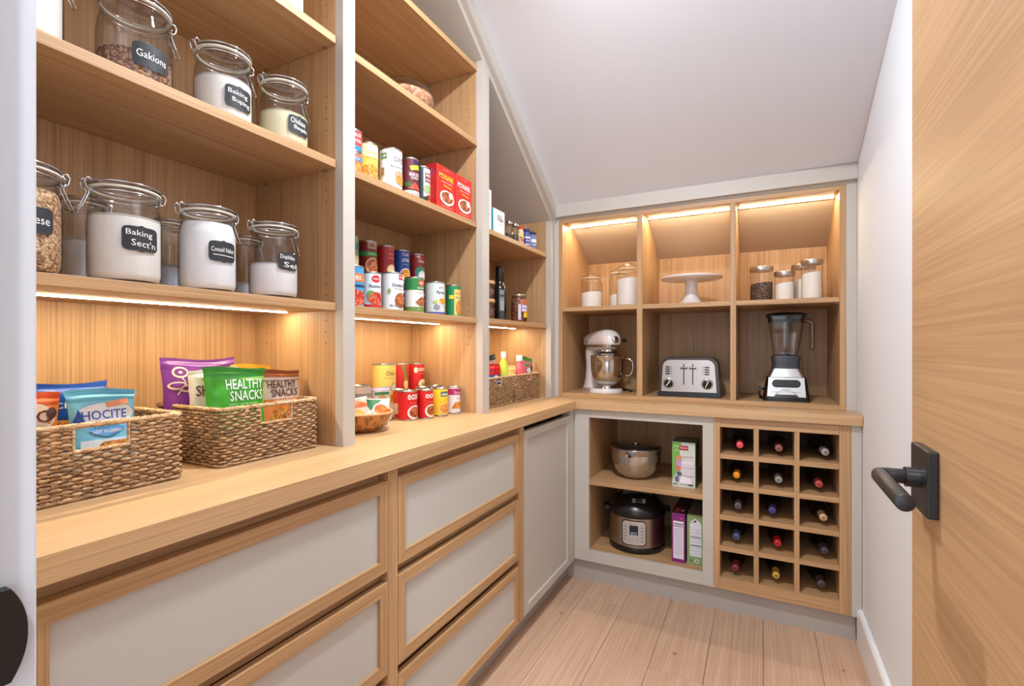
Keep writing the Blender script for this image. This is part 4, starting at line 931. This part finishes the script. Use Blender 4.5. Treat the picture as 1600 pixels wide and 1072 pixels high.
bag('food_packet', (-1.165, 1.255, .932), .105, .095, .03, -.62, .42, C_(214, 214, 212, .4), WHT, [('poly', [(-.05, .085), (-.02, .045), (-.005, .055), (.02, .085)], C_(30, 110, 66)), ('text', .01, .088, .005, .04, 'TUTTO GRANO', C_(90, 90, 90)), ('ell', .018, .050, .030, .022, WHT), ('ell', .019, .050, .026, .018, speckle([(232, 120, 40), (240, 150, 70), (220, 96, 30)], 120, .5, .2, 'printed_carrots')), ('text', -.025, .03, .012, .03, 'Veri', C_(50, 46, 40))],
    'white packet with a green corner and carrot picture in the bark bowl', 'food packet', GPK, .006, 3.3, -.12)
bag('food_packet', (-1.150, 1.172, .932), .085, .105, .03, -.5, .35, C_(226, 206, 184, .4), WHT, [('poly', [(-.04, .08), (0, .09), (.04, .075), (.04, .066), (-.04, .066)], C_(226, 110, 60)), ('ell', .0, .035, .026, .026, C_(220, 170, 80)), ('text', .01, .095, .006, .02, 'dal', GRN)],
    'cream packet with an orange band in the bark bowl', 'food packet', GPK, .006, 6.3, .1)
tin(-1.265, 1.290, .92, .040, .140, C_(206, 200, 196), [('rect', -.06, .06, .10, .112, C_(150, 146, 146))], 'wide silver-topped tin behind the bark bowl', GT1)
bag('food_packet', (-1.225, 1.36, .93), .07, .115, .02, -.5, .1, C_(226, 220, 228, .4), C_(190, 180, 210), [('ell', .0, .07, .02, .02, C_(200, 160, 90)), ('rect', -.03, .03, .09, .1, C_(60, 130, 80))], 'small pale lilac packet standing behind the bark bowl', 'food packet', GPK, .006, 8.1)
m = MB().lathe([(0, 0), (.010, 0), (.010, .11), (.008, .115), (.008, .165), (0, .165)], DRED, 16)
tag(m.build('sauce_bottle', None, (-1.285, 1.205, .92)), 'slim dark red sauce bottle beside the first greige post', 'bottle')

# glass jar lying on the third middle shelf
t = empty('glass_cookie_jar', (-1.175, 1.425, 2.045), 'round glass jar of grain on the high middle shelf', 'jar')
MB().lathe([(0, .002), (.075, 0), (.095, .012), (.108, .04), (.110, .062), (.104, .085), (.090, .104), (.068, .116), (.04, .121), (0, .122)], GLASS, 44, cap=False).build('glass_body', t)
MB().lathe([(0, .004), (.072, .004), (.091, .015), (.103, .04), (.105, .058), (.102, .070), (.07, .078), (0, .084)], NUTS, 36).build('contents', t)

# ================================================================== CUBBY GLASS JARS, CAKE STAND
def canister(x, y, z, r, h, fill, fm, lid, label, group, dome=False):
    t = empty('storage_canister', (x, y, z), label, 'canister', group)
    if dome:
        MB().lathe([(0, .002), (r * .92, 0), (r, .005), (r, h * .70), (r * .96, h * .76), (r * .84, h * .81), (r * .80, h * .84), (r * .86, h * .855)], GLASS2, 36, cap=False).build('glass_body', t)
        MB().lathe([(r * .80, h * .845), (r * .90, h * .86), (r * .90, h * .88), (r * .80, h * .89)], pm((214, 186, 150), .5), 36, cap=False).build('rubber_seal', t)
        MB().lathe([(r * .88, h * .885), (r * .92, h * .90), (r * .88, h * .93), (r * .5, h * .96), (r * .48, h * .985), (r * .4, h), (0, h)], GLASS2, 36, cap=False).build('glass_lid', t)
    else:
        MB().lathe([(0, .002), (r * .94, 0), (r, .004), (r, h - .022)], GLASS2, 36, cap=False).build('glass_body', t)
        MB().lathe([(r * 1.03, h - .021), (r * 1.05, h - .019), (r * 1.05, h - .002), (r * 1.02, h), (0, h)], lid, 40).build('steel_lid', t)
    cb = MB(); rf = r * .95
    cb.lathe([(0, .004), (rf * .95, .004), (rf, .008)], fm, 30, cap=False)
    zf = lambda a: fill + .006 * sin(2 * pi * a + 2.2)
    cb.grid(lambda a, b_: (rf * cos(2 * pi * a), rf * sin(2 * pi * a), .008 + b_ * (zf(a) - .008)), 30, 3, fm, True, True)
    cb.grid(lambda a, b_: (rf * (1 - b_) * cos(2 * pi * a), rf * (1 - b_) * sin(2 * pi * a), zf(a) * (1 - b_) + (fill + .004) * b_), 30, 4, fm, True, True)
    cb.build('contents', t)
GCJ = 'glass jars in the left cubby'; GCS = 'steel-lidded canisters in the right cubby'
canister(-.850, 2.64, 1.411, .062, .190, .084, FLOUR, None, 'short domed glass jar half full of flour at left in the left cubby', GCJ, True)
canister(-.715, 2.73, 1.411, .058, .226, .075, FLOUR, None, 'domed glass jar behind, one third full, in the left cubby', GCJ, True)
canister(-.638, 2.62, 1.411, .062, .230, .145, FLOUR, None, 'tall domed glass jar of flour beside the divider in the left cubby', GCJ, True)
canister(-.001, 2.66, 1.411, .050, .170, .088, PEPP, STEEL, 'glass canister of dark beans with a steel lid in the right cubby', GCS)
canister(.096, 2.65, 1.411, .0425, .140, .082, FLOUR, STEEL, 'shortest glass canister of flour with a steel lid in the right cubby', GCS)
canister(.180, 2.735, 1.411, .050, .180, .105, FLOUR, STEEL, 'glass canister of flour behind the tallest one in the right cubby', GCS)
canister(.206, 2.620, 1.411, .0430, .182, .120, FLOUR, STEEL, 'tallest glass canister of flour nearest the right side of the right cubby', GCS)
t = empty('cake_stand', (-.327, 2.69, 1.411), 'white ceramic cake stand in the centre cubby', 'cake stand')
CER = pm((226, 220, 220), .3, 0, 'ceramic', .3)
MB().lathe([(0, .128), (.03, .127), (.10, .128), (.146, .134), (.152, .140), (.153, .146), (.149, .147), (.14, .143), (.0, .141)], CER, 56).build('plate', t)
MB().lathe([(0, 0), (.066, 0), (.067, .003), (.060, .010), (.046, .024), (.036, .045), (.031, .075), (.031, .11), (.036, .128)], CER, 44).build('pedestal', t)

# ================================================================== STAND MIXER
t = empty('stand_mixer', (-.786, 2.680, .943), 'white stand mixer with a steel bowl in the left cubby', 'mixer', rz=radians(-42))
MW = pm((222, 216, 214), .18, 0, 'mixer_enamel', .5)
# foot: rounded plate under bowl joining the column at the rear (local -X)
def foot(s_=1.0):
    pts = []
    for i in range(20): a = -pi * .62 + pi * 1.24 * i / 19; pts.append((.012 + .093 * s_ * cos(a), .093 * s_ * sin(a)))
    pts += [(-.075, .058 * s_), (-.15, .056 * s_), (-.175 * s_, .035 * s_), (-.18 * s_, 0), (-.175 * s_, -.035 * s_), (-.15, -.056 * s_), (-.075, -.058 * s_)]
    return pts
m = MB(); p0, p1, p2 = foot(1.0), foot(1.0), foot(.93); n = len(p0)
vs = [(x, y, 0) for x, y in p0] + [(x, y, .012) for x, y in p1] + [(x, y, .022) for x, y in p2]
m.add(vs, [tuple(range(n))[::-1], tuple(range(2 * n, 3 * n))], MW); m.add(vs, [(k * n + i, k * n + (i + 1) % n, (k + 1) * n + (i + 1) % n, (k + 1) * n + i) for k in (0, 1) for i in range(n)], MW, True)
def loft(m, secs, mat, n=28, exp=2.4, axis='z', zmin=None):
    vs = []
    for (p, cx, cy, rx, ry) in secs:
        for k in range(n):
            a = 2 * pi * k / n; ca, sa = cos(a), sin(a)
            ux = math.copysign(abs(ca) ** (2 / exp), ca) * rx; uy = math.copysign(abs(sa) ** (2 / exp), sa) * ry
            if axis == 'z': vs.append((cx + ux, cy + uy, p))
            else: vs.append((p, cx + ux, max(cy + uy, zmin) if zmin else cy + uy))
    N_ = len(secs); fs = [(i * n + k, i * n + (k + 1) % n, (i + 1) * n + (k + 1) % n, (i + 1) * n + k) for i in range(N_ - 1) for k in range(n)]
    m.add(vs, fs, mat, True); m.add(vs[:n], [tuple(range(n))[::-1]], mat); m.add(vs[-n:], [tuple(range(n))], mat)
loft(m, [(.015, -.112, 0, .068, .060), (.04, -.118, 0, .056, .052), (.08, -.126, 0, .042, .043), (.14, -.130, 0, .034, .038), (.19, -.128, 0, .038, .042), (.235, -.122, 0, .046, .046)], MW)
m.build('stand', t)
m = MB(); loft(m, [(-.185, 0, .285, .012, .018), (-.178, 0, .283, .036, .036), (-.15, 0, .284, .050, .048), (-.10, 0, .288, .055, .053), (-.04, 0, .292, .057, .056), (.02, 0, .294, .058, .058), (.06, 0, .292, .056, .055), (.088, 0, .287, .048, .046), (.104, 0, .280, .032, .030), (.110, 0, .277, .012, .012)], MW, 32, 2.3, 'x', .262); m.build('motor_head', t)
m = MB(); loft(m, [(.232, -.045, 0, .105, .040), (.240, -.043, 0, .118, .050), (.2500, -.040, 0, .124, .0535)], MW, 36, 3.0); m.build('lower_housing', t)
m = MB(); loft(m, [(.2500, -.039, 0, .128, .0575), (.2640, -.039, 0, .130, .0590)], CHROME, 40, 3.0); m.build('trim_band', t)
g = MB(); design(g, [('text', .0, .257, .008, .07, 'KitchenAid', C_(60, 60, 64))], lambda s_, z_, o_: (s_ - .02, -.0592 - o_, z_)); g.build('name_lettering', t)
m = MB(); m.lathe([(.040, .215), (.040, .206), (.030, .202), (0, .202)], MW, 28, (.03, 0, 0)); m.lathe([(.049, .236), (.050, .232), (.050, .218), (.040, .214)], CHROME, 28, (.03, 0, 0), cap=False); m.build('planetary_hub', t)
m = MB(); m.lathe([(.008, 0), (.008, .030), (.004, .05), (0, .05)], CHROME, 12, (.03, 0, .16)); m.build('beater_shaft', t)
m = MB(); m.lathe([(0, 0), (.020, 0), (.020, .008), (.017, .011), (0, .012)], CHROME, 24, (.103, 0, .290), axis=0); m.build('attachment_hub', t)
m = MB(); m.tube([(.085, .030, .288), (.085, .072, .288)], .004, CHROME, 8); m.lathe([(0, -.001), (.010, 0), (.012, .006), (.010, .014), (0, .016)], BPLA, 16, (.085, .066, .288), axis=1); m.build('lock_knob', t)
m = MB(); m.lathe([(0, -.003), (.005, 0), (.005, .004), (0, .006)], BPLA, 12, (-.10, -.058, .280), axis=1); m.build('speed_lever', t)
BC = pm((196, 194, 194), .16, 1.0, 'polished_steel')
m = MB(); m.lathe([(.045, .022), (.046, .026), (.036, .032), (.036, .040), (.050, .046), (.070, .064), (.084, .092), (.090, .125), (.092, .165), (.0925, .198), (.095, .200), (.095, .203), (.091, .203), (.089, .165), (.08, .09), (.06, .062), (.0, .052)], BC, 48, (.028, 0, 0), cap=False); m.build('mixing_bowl', t)
m = MB(); hb_ = [(.028 + .088 * cos(.75), .088 * sin(.75), .185), (.028 + .118 * cos(.75), .118 * sin(.75), .186), (.028 + .138 * cos(.75), .138 * sin(.75), .175), (.028 + .142 * cos(.75), .142 * sin(.75), .14), (.028 + .136 * cos(.75), .136 * sin(.75), .108), (.028 + .118 * cos(.75), .118 * sin(.75), .093), (.028 + .086 * cos(.75), .086 * sin(.75), .098)]
m.tube(hb_, .0055, BC, 10); m.build('bowl_handle', t)
m = MB(); m.tube([(-.15, .05, .02), (-.10, .13, .006), (.0, .16, .004), (.05, .15, .004), (.07, .12, .004)], .0035, BPLA, 8); m.build('power_cord', t)

# ================================================================== TOASTER
t = empty('toaster', (-.331, 2.69, .943), 'brushed steel four-slot toaster in the centre cubby', 'toaster', rz=radians(2))
def rprof(w0, w1, h0, h1, r, n=7):
    pts = [(-w0, h0)]; pts2 = []
    pts = [(w0, h0)]
    for i in range(n + 1): a = pi / 2 * i / n; pts.append((w1 - r + r * cos(a), h1 - r + r * sin(a)))
    for i in range(n + 1): a = pi / 2 + pi / 2 * i / n; pts.append((-w1 + r + r * cos(a), h1 - r + r * sin(a)))
    pts.append((-w0, h0)); return pts
TS = brushed((176, 168, 164), .3, 0); TD = pm((74, 66, 62), .3, 1.0, 'dark_steel')
MB().prism(rprof(.146, .138, .022, .198, .045), TD, 1, -.108, .120, True).build('shell', t, bevel=.004)
fp = MB(); fp.prism(rprof(.131, .123, .026, .186, .036), TS, 1, -.1135, -.1075, True); fo = fp.build('front_panel', t, bevel=.002)
MB().prism([(-.149, 0), (.149, 0), (.147, .024), (-.147, .024)], BPLA, 1, -.114, .124).build('base', t, bevel=.003)
m = MB()
for x in (-.055, .055):
    for y in (-.045, .045): m.box(x - .045, x + .045, y - .016, y + .016, .1985, .1995, BPLA)
m.build('bread_slot', t)
yf = -.1137
for x in (-.021, .021):
    m = MB(); m.prism([(x - .0025, .062), (x + .0025, .062), (x + .0025, .166), (x - .0025, .166)], BPLA, 1, yf - .0006, yf); lv = m.build('lever_slot', t)
    MB().box(x - .017, x + .017, yf - .014, yf - .001, .141, .150, TD).build('lever', t, bevel=.002)
for x in (-.094, .088):
    m = MB(); m.lathe([(0, -.003), (.027, -.003), (.028, 0)], pm((190, 186, 182), .35, .6), 32, (x, yf, .068), axis=1); dk = m.build('dial', t)
    m = MB(); m.lathe([(0, -.014), (.018, -.014), (.0205, -.011), (.0205, -.003)], BPLA, 28, (x, yf, .068), axis=1); a = .9 if x < 0 else 1.15
    c_, s_ = cos(a), sin(a); q = .0016
    m.add([(x - .018 * c_ - q * s_, yf - .0146, .068 - .018 * s_ + q * c_), (x - .018 * c_ + q * s_, yf - .0146, .068 - .018 * s_ - q * c_), (x + .018 * c_ + q * s_, yf - .0146, .068 + .018 * s_ - q * c_), (x + .018 * c_ - q * s_, yf - .0146, .068 + .018 * s_ + q * c_)], [(0, 1, 2, 3)], WHT)
    m.build('dial_knob', dk)
    for k in range(4):
        bx = x + (-.004 if x < 0 else .0)
        MB().box(bx - .012, bx + .010, yf - .003, yf, .112 + k * .0115, .119 + k * .0115, TD).build('button', t)
        MB().box(bx + (.014 if x < 0 else -.022), bx + (.020 if x < 0 else -.016), yf - .0006, yf, .114 + k * .0115, .117 + k * .0115, BLK).build('indicator', t)

# ================================================================== BLENDER
t = empty('blender', (.101, 2.665, .943), 'silver and black countertop blender with a clear jug in the right cubby', 'blender')
def ring4(w_, d_, z, r=.02, n=4):
    pts = []
    for (sx, sy, a0) in ((1, 1, 0), (-1, 1, pi / 2), (-1, -1, pi), (1, -1, 1.5 * pi)):
        for i in range(n + 1): a = a0 + pi / 2 * i / n; pts.append((sx * (w_ - r) + r * cos(a), sy * (d_ - r) + r * sin(a), z))
    return pts
def rloft(m, secs, mat, smooth=True, cap=(1, 1)):
    n = len(ring4(*secs[0])); vs = []
    for s_ in secs: vs += ring4(*s_)
    m.add(vs, [(i * n + k, i * n + (k + 1) % n, (i + 1) * n + (k + 1) % n, (i + 1) * n + k) for i in range(len(secs) - 1) for k in range(n)], mat, smooth)
    if cap[0]: m.add(vs[:n], [tuple(range(n))[::-1]], mat)
    if cap[1]: m.add(vs[-n:], [tuple(range(n))], mat)
SB = brushed((196, 194, 192), .3, 0, 'blender_steel')
m = MB(); rloft(m, [(.096, .096, .0, .02), (.096, .096, .018, .02)], BPLA); m.build('foot', t)
m = MB(); rloft(m, [(.094, .094, .018, .018), (.090, .090, .05, .018), (.082, .082, .098, .018), (.080, .080, .112, .018)], TD); rloft(m, [(.076, .076, .112, .018), (.064, .064, .142, .02), (.060, .060, .150, .02)], SB); m.build('motor_base', t)
def bf(s_, z_, o_):   # sloping front face of the base
    yy = -(.0965 - (z_ - .005) * .126) - o_; return (s_, yy, z_)
g = MB(); design(g, [('poly', [(-.078, .022), (-.05, .022), (-.045, .032), (.045, .032), (.05, .022), (.078, .022), (.072, .110), (-.072, .110)], SB)], bf, .0005); g.build('front_plate', t)
m = MB(); pts = []
for i in range(24):
    a = 2 * pi * i / 24; sx = math.copysign(min(abs(cos(a)) * 1.0, 1), cos(a)); pts.append((sx * .018 + math.copysign(.040, cos(a)), .082 + .018 * sin(a)))
design(m, [('poly', pts, BPLA)], bf, .0015); m.build('control_panel', t)
m = MB()
for i in range(6):
    x = -.045 + i * .018; q = bf(x, .083, .004); m.box(x - .006, x + .006, q[1] - .002, q[1] + .004, .074, .092, TD)
m.build('buttons', t, kind='stuff')
g = MB(); design(g, [('ell', 0, .052, .018, .0045, TD), ('ell', 0, .052, .016, .0035, SB), ('text', 0, .052, .003, .022, 'POWER', BLK), ('rect', -.058, .058, .0425, .0435, TD)], bf, .0010); g.build('name_badge', t)
m = MB(); rloft(m, [(.058, .058, .150, .02), (.056, .056, .170, .02), (.062, .062, .200, .022), (.060, .060, .210, .022)], pm((52, 54, 62), .3, 0, 'smoky_collar')); m.build('jug_collar', t)
JG = glass_mat('jug_plastic', (.90, .88, .87), (.45, .44, .46), 1.2)
m = MB(); rloft(m, [(.050, .050, .205, .018), (.056, .056, .24, .018), (.074, .074, .385, .02), (.076, .076, .40, .02)], JG, True, (1, 0)); m.build('jug', t)
m = MB(); m.box(-.010, .012, -.066, -.0645, .25, .37, glass_mat('measure_window', (.8, .82, .86), (.7, .7, .75), 1.0))
m.build('measure_scale', t)
m = MB(); rloft(m, [(.073, .073, .368, .02), (.074, .074, .395, .02)], BPLA); rloft(m, [(.084, .084, .395, .02), (.084, .084, .403, .02), (.060, .060, .412, .02), (.030, .030, .416, .02)], BPLA); m.box(-.093, -.080, -.02, .02, .388, .400, BPLA); m.box(.080, .096, -.02, .02, .384, .400, BPLA); m.build('lid', t)
m = MB(); m.tube([(.070, 0, .372), (.098, 0, .374), (.110, 0, .362), (.110, 0, .25), (.106, 0, .235)], [.009, .009, .010, .010, .008], JG, 10); m.build('jug_handle', t)
m = MB(); m.lathe([(.045, .206), (.045, .214), (.0, .218)], BPLA, 20); 
for a in range(4): m.box(-.002, .002, -.002, .002, .214, .236, CHROME)
m.tube([(-.03, 0, .232), (-.012, 0, .222), (.012, 0, .222), (.03, 0, .232)], .002, CHROME, 6); m.tube([(0, -.03, .228), (0, -.012, .221), (0, .012, .221), (0, .03, .228)], .002, CHROME, 6); m.build('blade', t)
m = MB(); m.tube([(-.085, .02, .05), (-.105, .0, .045), (-.112, -.012, .03), (-.106, -.01, .012), (-.100, .02, .004), (-.11, .05, .004)], .005, BPLA, 8); m.box(-.118, -.100, -.02, .0, .040, .062, BPLA); m.build('power_plug', t)

# ================================================================== STEEL BOWL WITH LID, PRESSURE COOKER, APPLIANCE BOXES
t = empty('lidded_steel_bowl', (-.588, 2.570, .518), 'polished steel mixing bowl with a dark lid on the shelf', 'bowl')
m = MB(); m.lathe([(0, 0), (.060, 0), (.078, .006), (.098, .028), (.116, .062), (.126, .100), (.128, .128)], BC, 52, cap=False)
m.lathe([(.128, .128), (.131, .130), (.131, .152), (.135, .155), (.134, .158), (.128, .157)], BC, 52, cap=False); m.build('bowl_body', t)
m = MB(); m.lathe([(.126, .150), (.132, .158), (.125, .164), (.08, .168), (0, .170)], pm((40, 34, 32), .15, .3, 'dark_lid', .5), 48, cap=False); m.lathe([(0, .170), (.018, .170), (.020, .176), (0, .180)], CHROME, 20); m.build('lid', t)
m = MB(); m.box(-.020, .020, -.139, -.131, .122, .140, CHROME); m.box(-.006, .010, -.141, -.138, .124, .138, BPLA); m.build('clip', t, bevel=.002)

t = empty('pressure_cooker', (-.583, 2.573, .1615), 'round steel electric pressure cooker with a black lid, on the bottom shelf', 'cooker')
az = atan2(-2.573, .583)
m = MB(); m.lathe([(0, 0), (.130, 0), (.140, .008), (.142, .030), (.140, .033)], BPLA, 52, cap=False); m.build('foot_ring', t)
m = MB(); m.lathe([(.139, .032), (.139, .180)], brushed((176, 160, 148), .28, 2, 'cooker_steel'), 56, cap=False); m.build('steel_body', t)
m = MB(); m.lathe([(.139, .176), (.144, .180), (.146, .190), (.145, .205), (.140, .216), (.132, .226), (.118, .244), (.095, .262), (.06, .272), (0, .276)], BPLA, 52, cap=False); m.build('lid', t)
rot = az + .10
def cm2(s_, z_, o_): return ((.139 + o_) * cos(rot - .20 + s_ / .139), (.139 + o_) * sin(rot - .20 + s_ / .139), z_)
def rr_(w_, h_, r, cz, n=5):
    pts = []
    for (sx, sy, a0) in ((1, 1, 0), (-1, 1, pi / 2), (-1, -1, pi), (1, -1, 1.5 * pi)):
        for i in range(n + 1): a = a0 + pi / 2 * i / n; pts.append((sx * (w_ - r) + r * cos(a), cz + sy * (h_ - r) + r * sin(a)))
    return pts
g = MB(); its = [('poly', rr_(.062, .063, .020, .106), BPLA), ('poly', rr_(.057, .058, .017, .106), pm((196, 188, 184), .4, .3)), ('poly', rr_(.021, .025, .002, .119), C_(22, 26, 34)), ('text', 0, .108, .006, .028, '00:00', C_(220, 226, 232)), ('text', 0, .099, .008, .030, 'Normal', C_(220, 226, 232)), ('text', 0, .151, .004, .04, 'Multi Cooker', C_(90, 84, 84))]
for i in range(5):
    for sx in (-1, 1): its.append(('rect', sx * .040 - .008, sx * .040 + .008, .134 - i * .016, .137 - i * .016, C_(120, 112, 110)))
for i in range(4):
    for j in range(3): its.append(('rect', -.02 + i * .012, -.012 + i * .012, .085 - j * .009, .087 - j * .009, C_(130, 122, 120)))
design(g, its, cm2, .0012, .0004); g.build('control_panel', t)
for sg in (-1, 1):
    a = rot + sg * pi / 2; ux, uy = cos(a), sin(a); vx, vy = -uy, ux
    m = MB(); m.prism([(-.03, 0), (.03, 0), (.026, .03), (-.026, .03)], BPLA, 2, .188, .206)
    m.v = [(ux * (.138 + q[1]) + vx * q[0], uy * (.138 + q[1]) + vy * q[0], q[2]) for q in m.v]; m.build('side_handle', t, bevel=.004)
m = MB(); m.prism([(-.075, .258), (.075, .258), (.070, .285), (.050, .296), (-.050, .296), (-.070, .285)], BPLA, 1, -.028, .028)
m.v = [(q[0] * cos(rot + pi / 2) + q[1] * cos(rot), q[0] * sin(rot + pi / 2) + q[1] * sin(rot), q[2]) for q in m.v]; lh = m.build('lid_handle', t, bevel=.006)
g = MB(); a = rot
def lm(s_, t_, o_):   # plate on the lid slope in front of the handle
    rr = .098 + .02 * (1 - t_ / .028); return (rr * cos(a) - s_ * sin(a), rr * sin(a) + s_ * cos(a), .238 + t_ * .9 + o_ * 1.0)
design(g, [('rect', -.032, .032, .008, .026, C_(150, 150, 148)), ('rect', -.018, .018, .008, .026, C_(44, 36, 36)), ('text', -.025, .017, .008, .008, 'M', BLK), ('text', .025, .017, .008, .008, 'P', BLK)], lm, .006, .0006); g.build('lid_badge', t)

GRB = C_(104, 170, 84)
carton(-.387, -.281, 2.466, 2.62, .518, .217, C_(206, 214, 206), [('poly', [(-.052, .215), (-.010, .215), (-.018, .17), (-.012, .12), (-.034, .07), (-.052, .03)], C_(110, 176, 70)), ('text', -.032, .197, .007, .022, 'Lifting', WHT), ('text', -.030, .178, .006, .024, 'Steamer', WHT),
    ('poly', rr_(.021, .011, .004, .190), C_(176, 40, 52)), ('text', .0, .190, .009, .034, 'Gimey', WHT), ('rect', -.004, .040, .147, .150, C_(214, 150, 150)), ('ell', -.022, .140, .014, .016, C_(206, 140, 96)), ('ell', -.020, .115, .016, .022, C_(190, 150, 190)), ('ell', -.026, .09, .013, .012, C_(206, 120, 80)), ('ell', .018, .118, .030, .012, C_(226, 220, 226)), ('rect', -.010, .046, .068, .115, C_(216, 208, 216)), ('rect', -.010, .046, .094, .097, C_(200, 140, 150)), ('ell', .018, .068, .030, .012, C_(212, 204, 214)),
    ('ell', -.02, .066, .012, .010, C_(80, 90, 100)), ('poly', [(-.02, .02), (-.01, .055), (.03, .052), (.04, .02)], C_(236, 232, 238)), ('ell', -.03, .04, .010, .014, C_(110, 100, 150)), ('rect', -.048, -.028, .012, .017, C_(60, 90, 110)), ('rect', .022, .044, .013, .019, BLK)],
    'white and green appliance box on the shelf beside the steel bowl', None, side=C_(84, 110, 76), face='y', top=C_(96, 110, 84), titems=[('rect', -.03, .01, -.03, .04, C_(120, 100, 120))], name='appliance_box')
def lined(n, x0, x1, z0, dz, m): return [('rect', x0, x1, z0 - i * dz, z0 - i * dz + .0012, m) for i in range(n)]
carton(-.386, -.324, 2.445, 2.72, .1615, .236, C_(122, 36, 110), [('rect', -.024, .024, .018, .198, C_(226, 216, 230)), ('text', .012, .212, .010, .012, '*', C_(240, 90, 150)), ('rect', -.022, .022, .182, .186, BLK), ('rect', -.022, .022, .172, .175, BLK)] + lined(12, -.021, .018, .16, .0105, C_(110, 96, 120)),
    'purple upright box with a white text panel at the bottom of the open cabinet', 'boxes beside the cooker', side=C_(90, 26, 80), face='y', top=C_(74, 26, 50), titems=[('rect', -.02, .0, -.12, -.05, C_(190, 70, 50)), ('rect', .008, .02, -.11, -.08, C_(206, 190, 190))], name='appliance_box')
carton(-.317, -.247, 2.452, 2.72, .1615, .236, C_(134, 160, 108), [('poly', [(-.022, .20), (.0, .218), (.022, .205), (.03, .19), (.03, .04), (-.022, .04)], C_(222, 222, 228)), ('ell', .002, .206, .006, .006, C_(110, 60, 90)), ('line', [(.0, .204), (-.022, .196)], .002, C_(80, 50, 70)), ('rect', -.018, .028, .13, .1325, BLK), ('rect', -.018, .028, .09, .093, BLK), ('text', -.016, .02, .009, .012, 'EU', BLK), ('ell', .010, .02, .009, .009, C_(220, 226, 214)), ('ell', .010, .02, .004, .004, BLK)] + lined(9, -.018, .028, .165, .014, C_(150, 146, 160)),
    'green upright box with a spoon picture beside the purple box', 'boxes beside the cooker', side=C_(100, 126, 84), face='y', top=C_(96, 110, 84), titems=[('rect', -.012, .022, -.12, -.05, C_(120, 76, 70))], name='appliance_box')

# ================================================================== WINE BOTTLES
WG = pm((10, 12, 10), .08, 0, 'bottle_glass', .6)
bot = [(-.087, 0, 0, (238, 84, 96), 'bright pink'), (.067, 0, 1, (170, 104, 104), 'pinkish-brown'), (.238, 0, 2, (178, 170, 164), 'silver-grey'),
       (-.101, 1, 0, (238, 152, 34), 'orange'), (.066, 1, 1, (168, 166, 156), 'pale silver'), (.215, 1, 2, (206, 84, 84), 'light red'),
       (-.095, 2, 0, (110, 106, 108), 'dull grey'), (.041, 2, 1, (84, 76, 150), 'violet'), (.231, 2, 2, (226, 190, 138), 'cream'),
       (-.102, 3, 0, (92, 100, 150), 'slate blue'), (.062, 3, 1, (216, 44, 40), 'scarlet'), (.236, 3, 2, (84, 76, 92), 'dark mauve'),
       (-.106, 4, 0, (150, 60, 76), 'maroon'), (.056, 4, 1, (216, 178, 76), 'gold'), (.224, 4, 2, (96, 84, 88), 'dusky brown')]
rown = ['top', 'second', 'middle', 'fourth', 'bottom']; coln = ['left', 'centre', 'right']
for (x, r_, c_, col, cn) in bot:
    zf = rows[r_]; a, b = cells[c_]; mid = (a + b) / 2
    xb = max(a + .040, min(b - .040, mid + (x - mid) * .35)); yaw = math.atan2(xb - x, .25)
    t = empty('wine_bottle', (x, 2.415, zf + .0385), 'wine bottle with %s %s capsule in the %s-row %s cell of the rack' % ('an' if cn[0] in 'aeiou' else 'a', cn, rown[r_], coln[c_]), 'bottle', 'wine bottles in the rack', rz=-yaw)
    MB().lathe([(.0135, .028), (.0135, .058), (.016, .072), (.026, .088), (.034, .102), (.0380, .120), (.0380, .272), (.034, .28), (.02, .276), (0, .265)], WG, 28, axis=1, cap=False).build('bottle_body', t)
    cm_ = pm(col, .4, .25); dk = pm(tuple(int(v * .62) for v in col), .45, .25)
    m = MB(); m.lathe([(0, -.0005), (.0125, 0), (.0145, .0015), (.0150, .008), (.0142, .012), (.0142, .060), (.0145, .0605)], cm_, 26, axis=1, cap=False)
    if cn not in ('bright pink', 'orange'):
        m.lathe([(.0105, -.0012), (.0118, -.0012)], dk, 24, axis=1, cap=False); m.lathe([(0, -.0012), (.006, -.0012)], dk, 20, axis=1, cap=False)
    m.build('capsule', t)
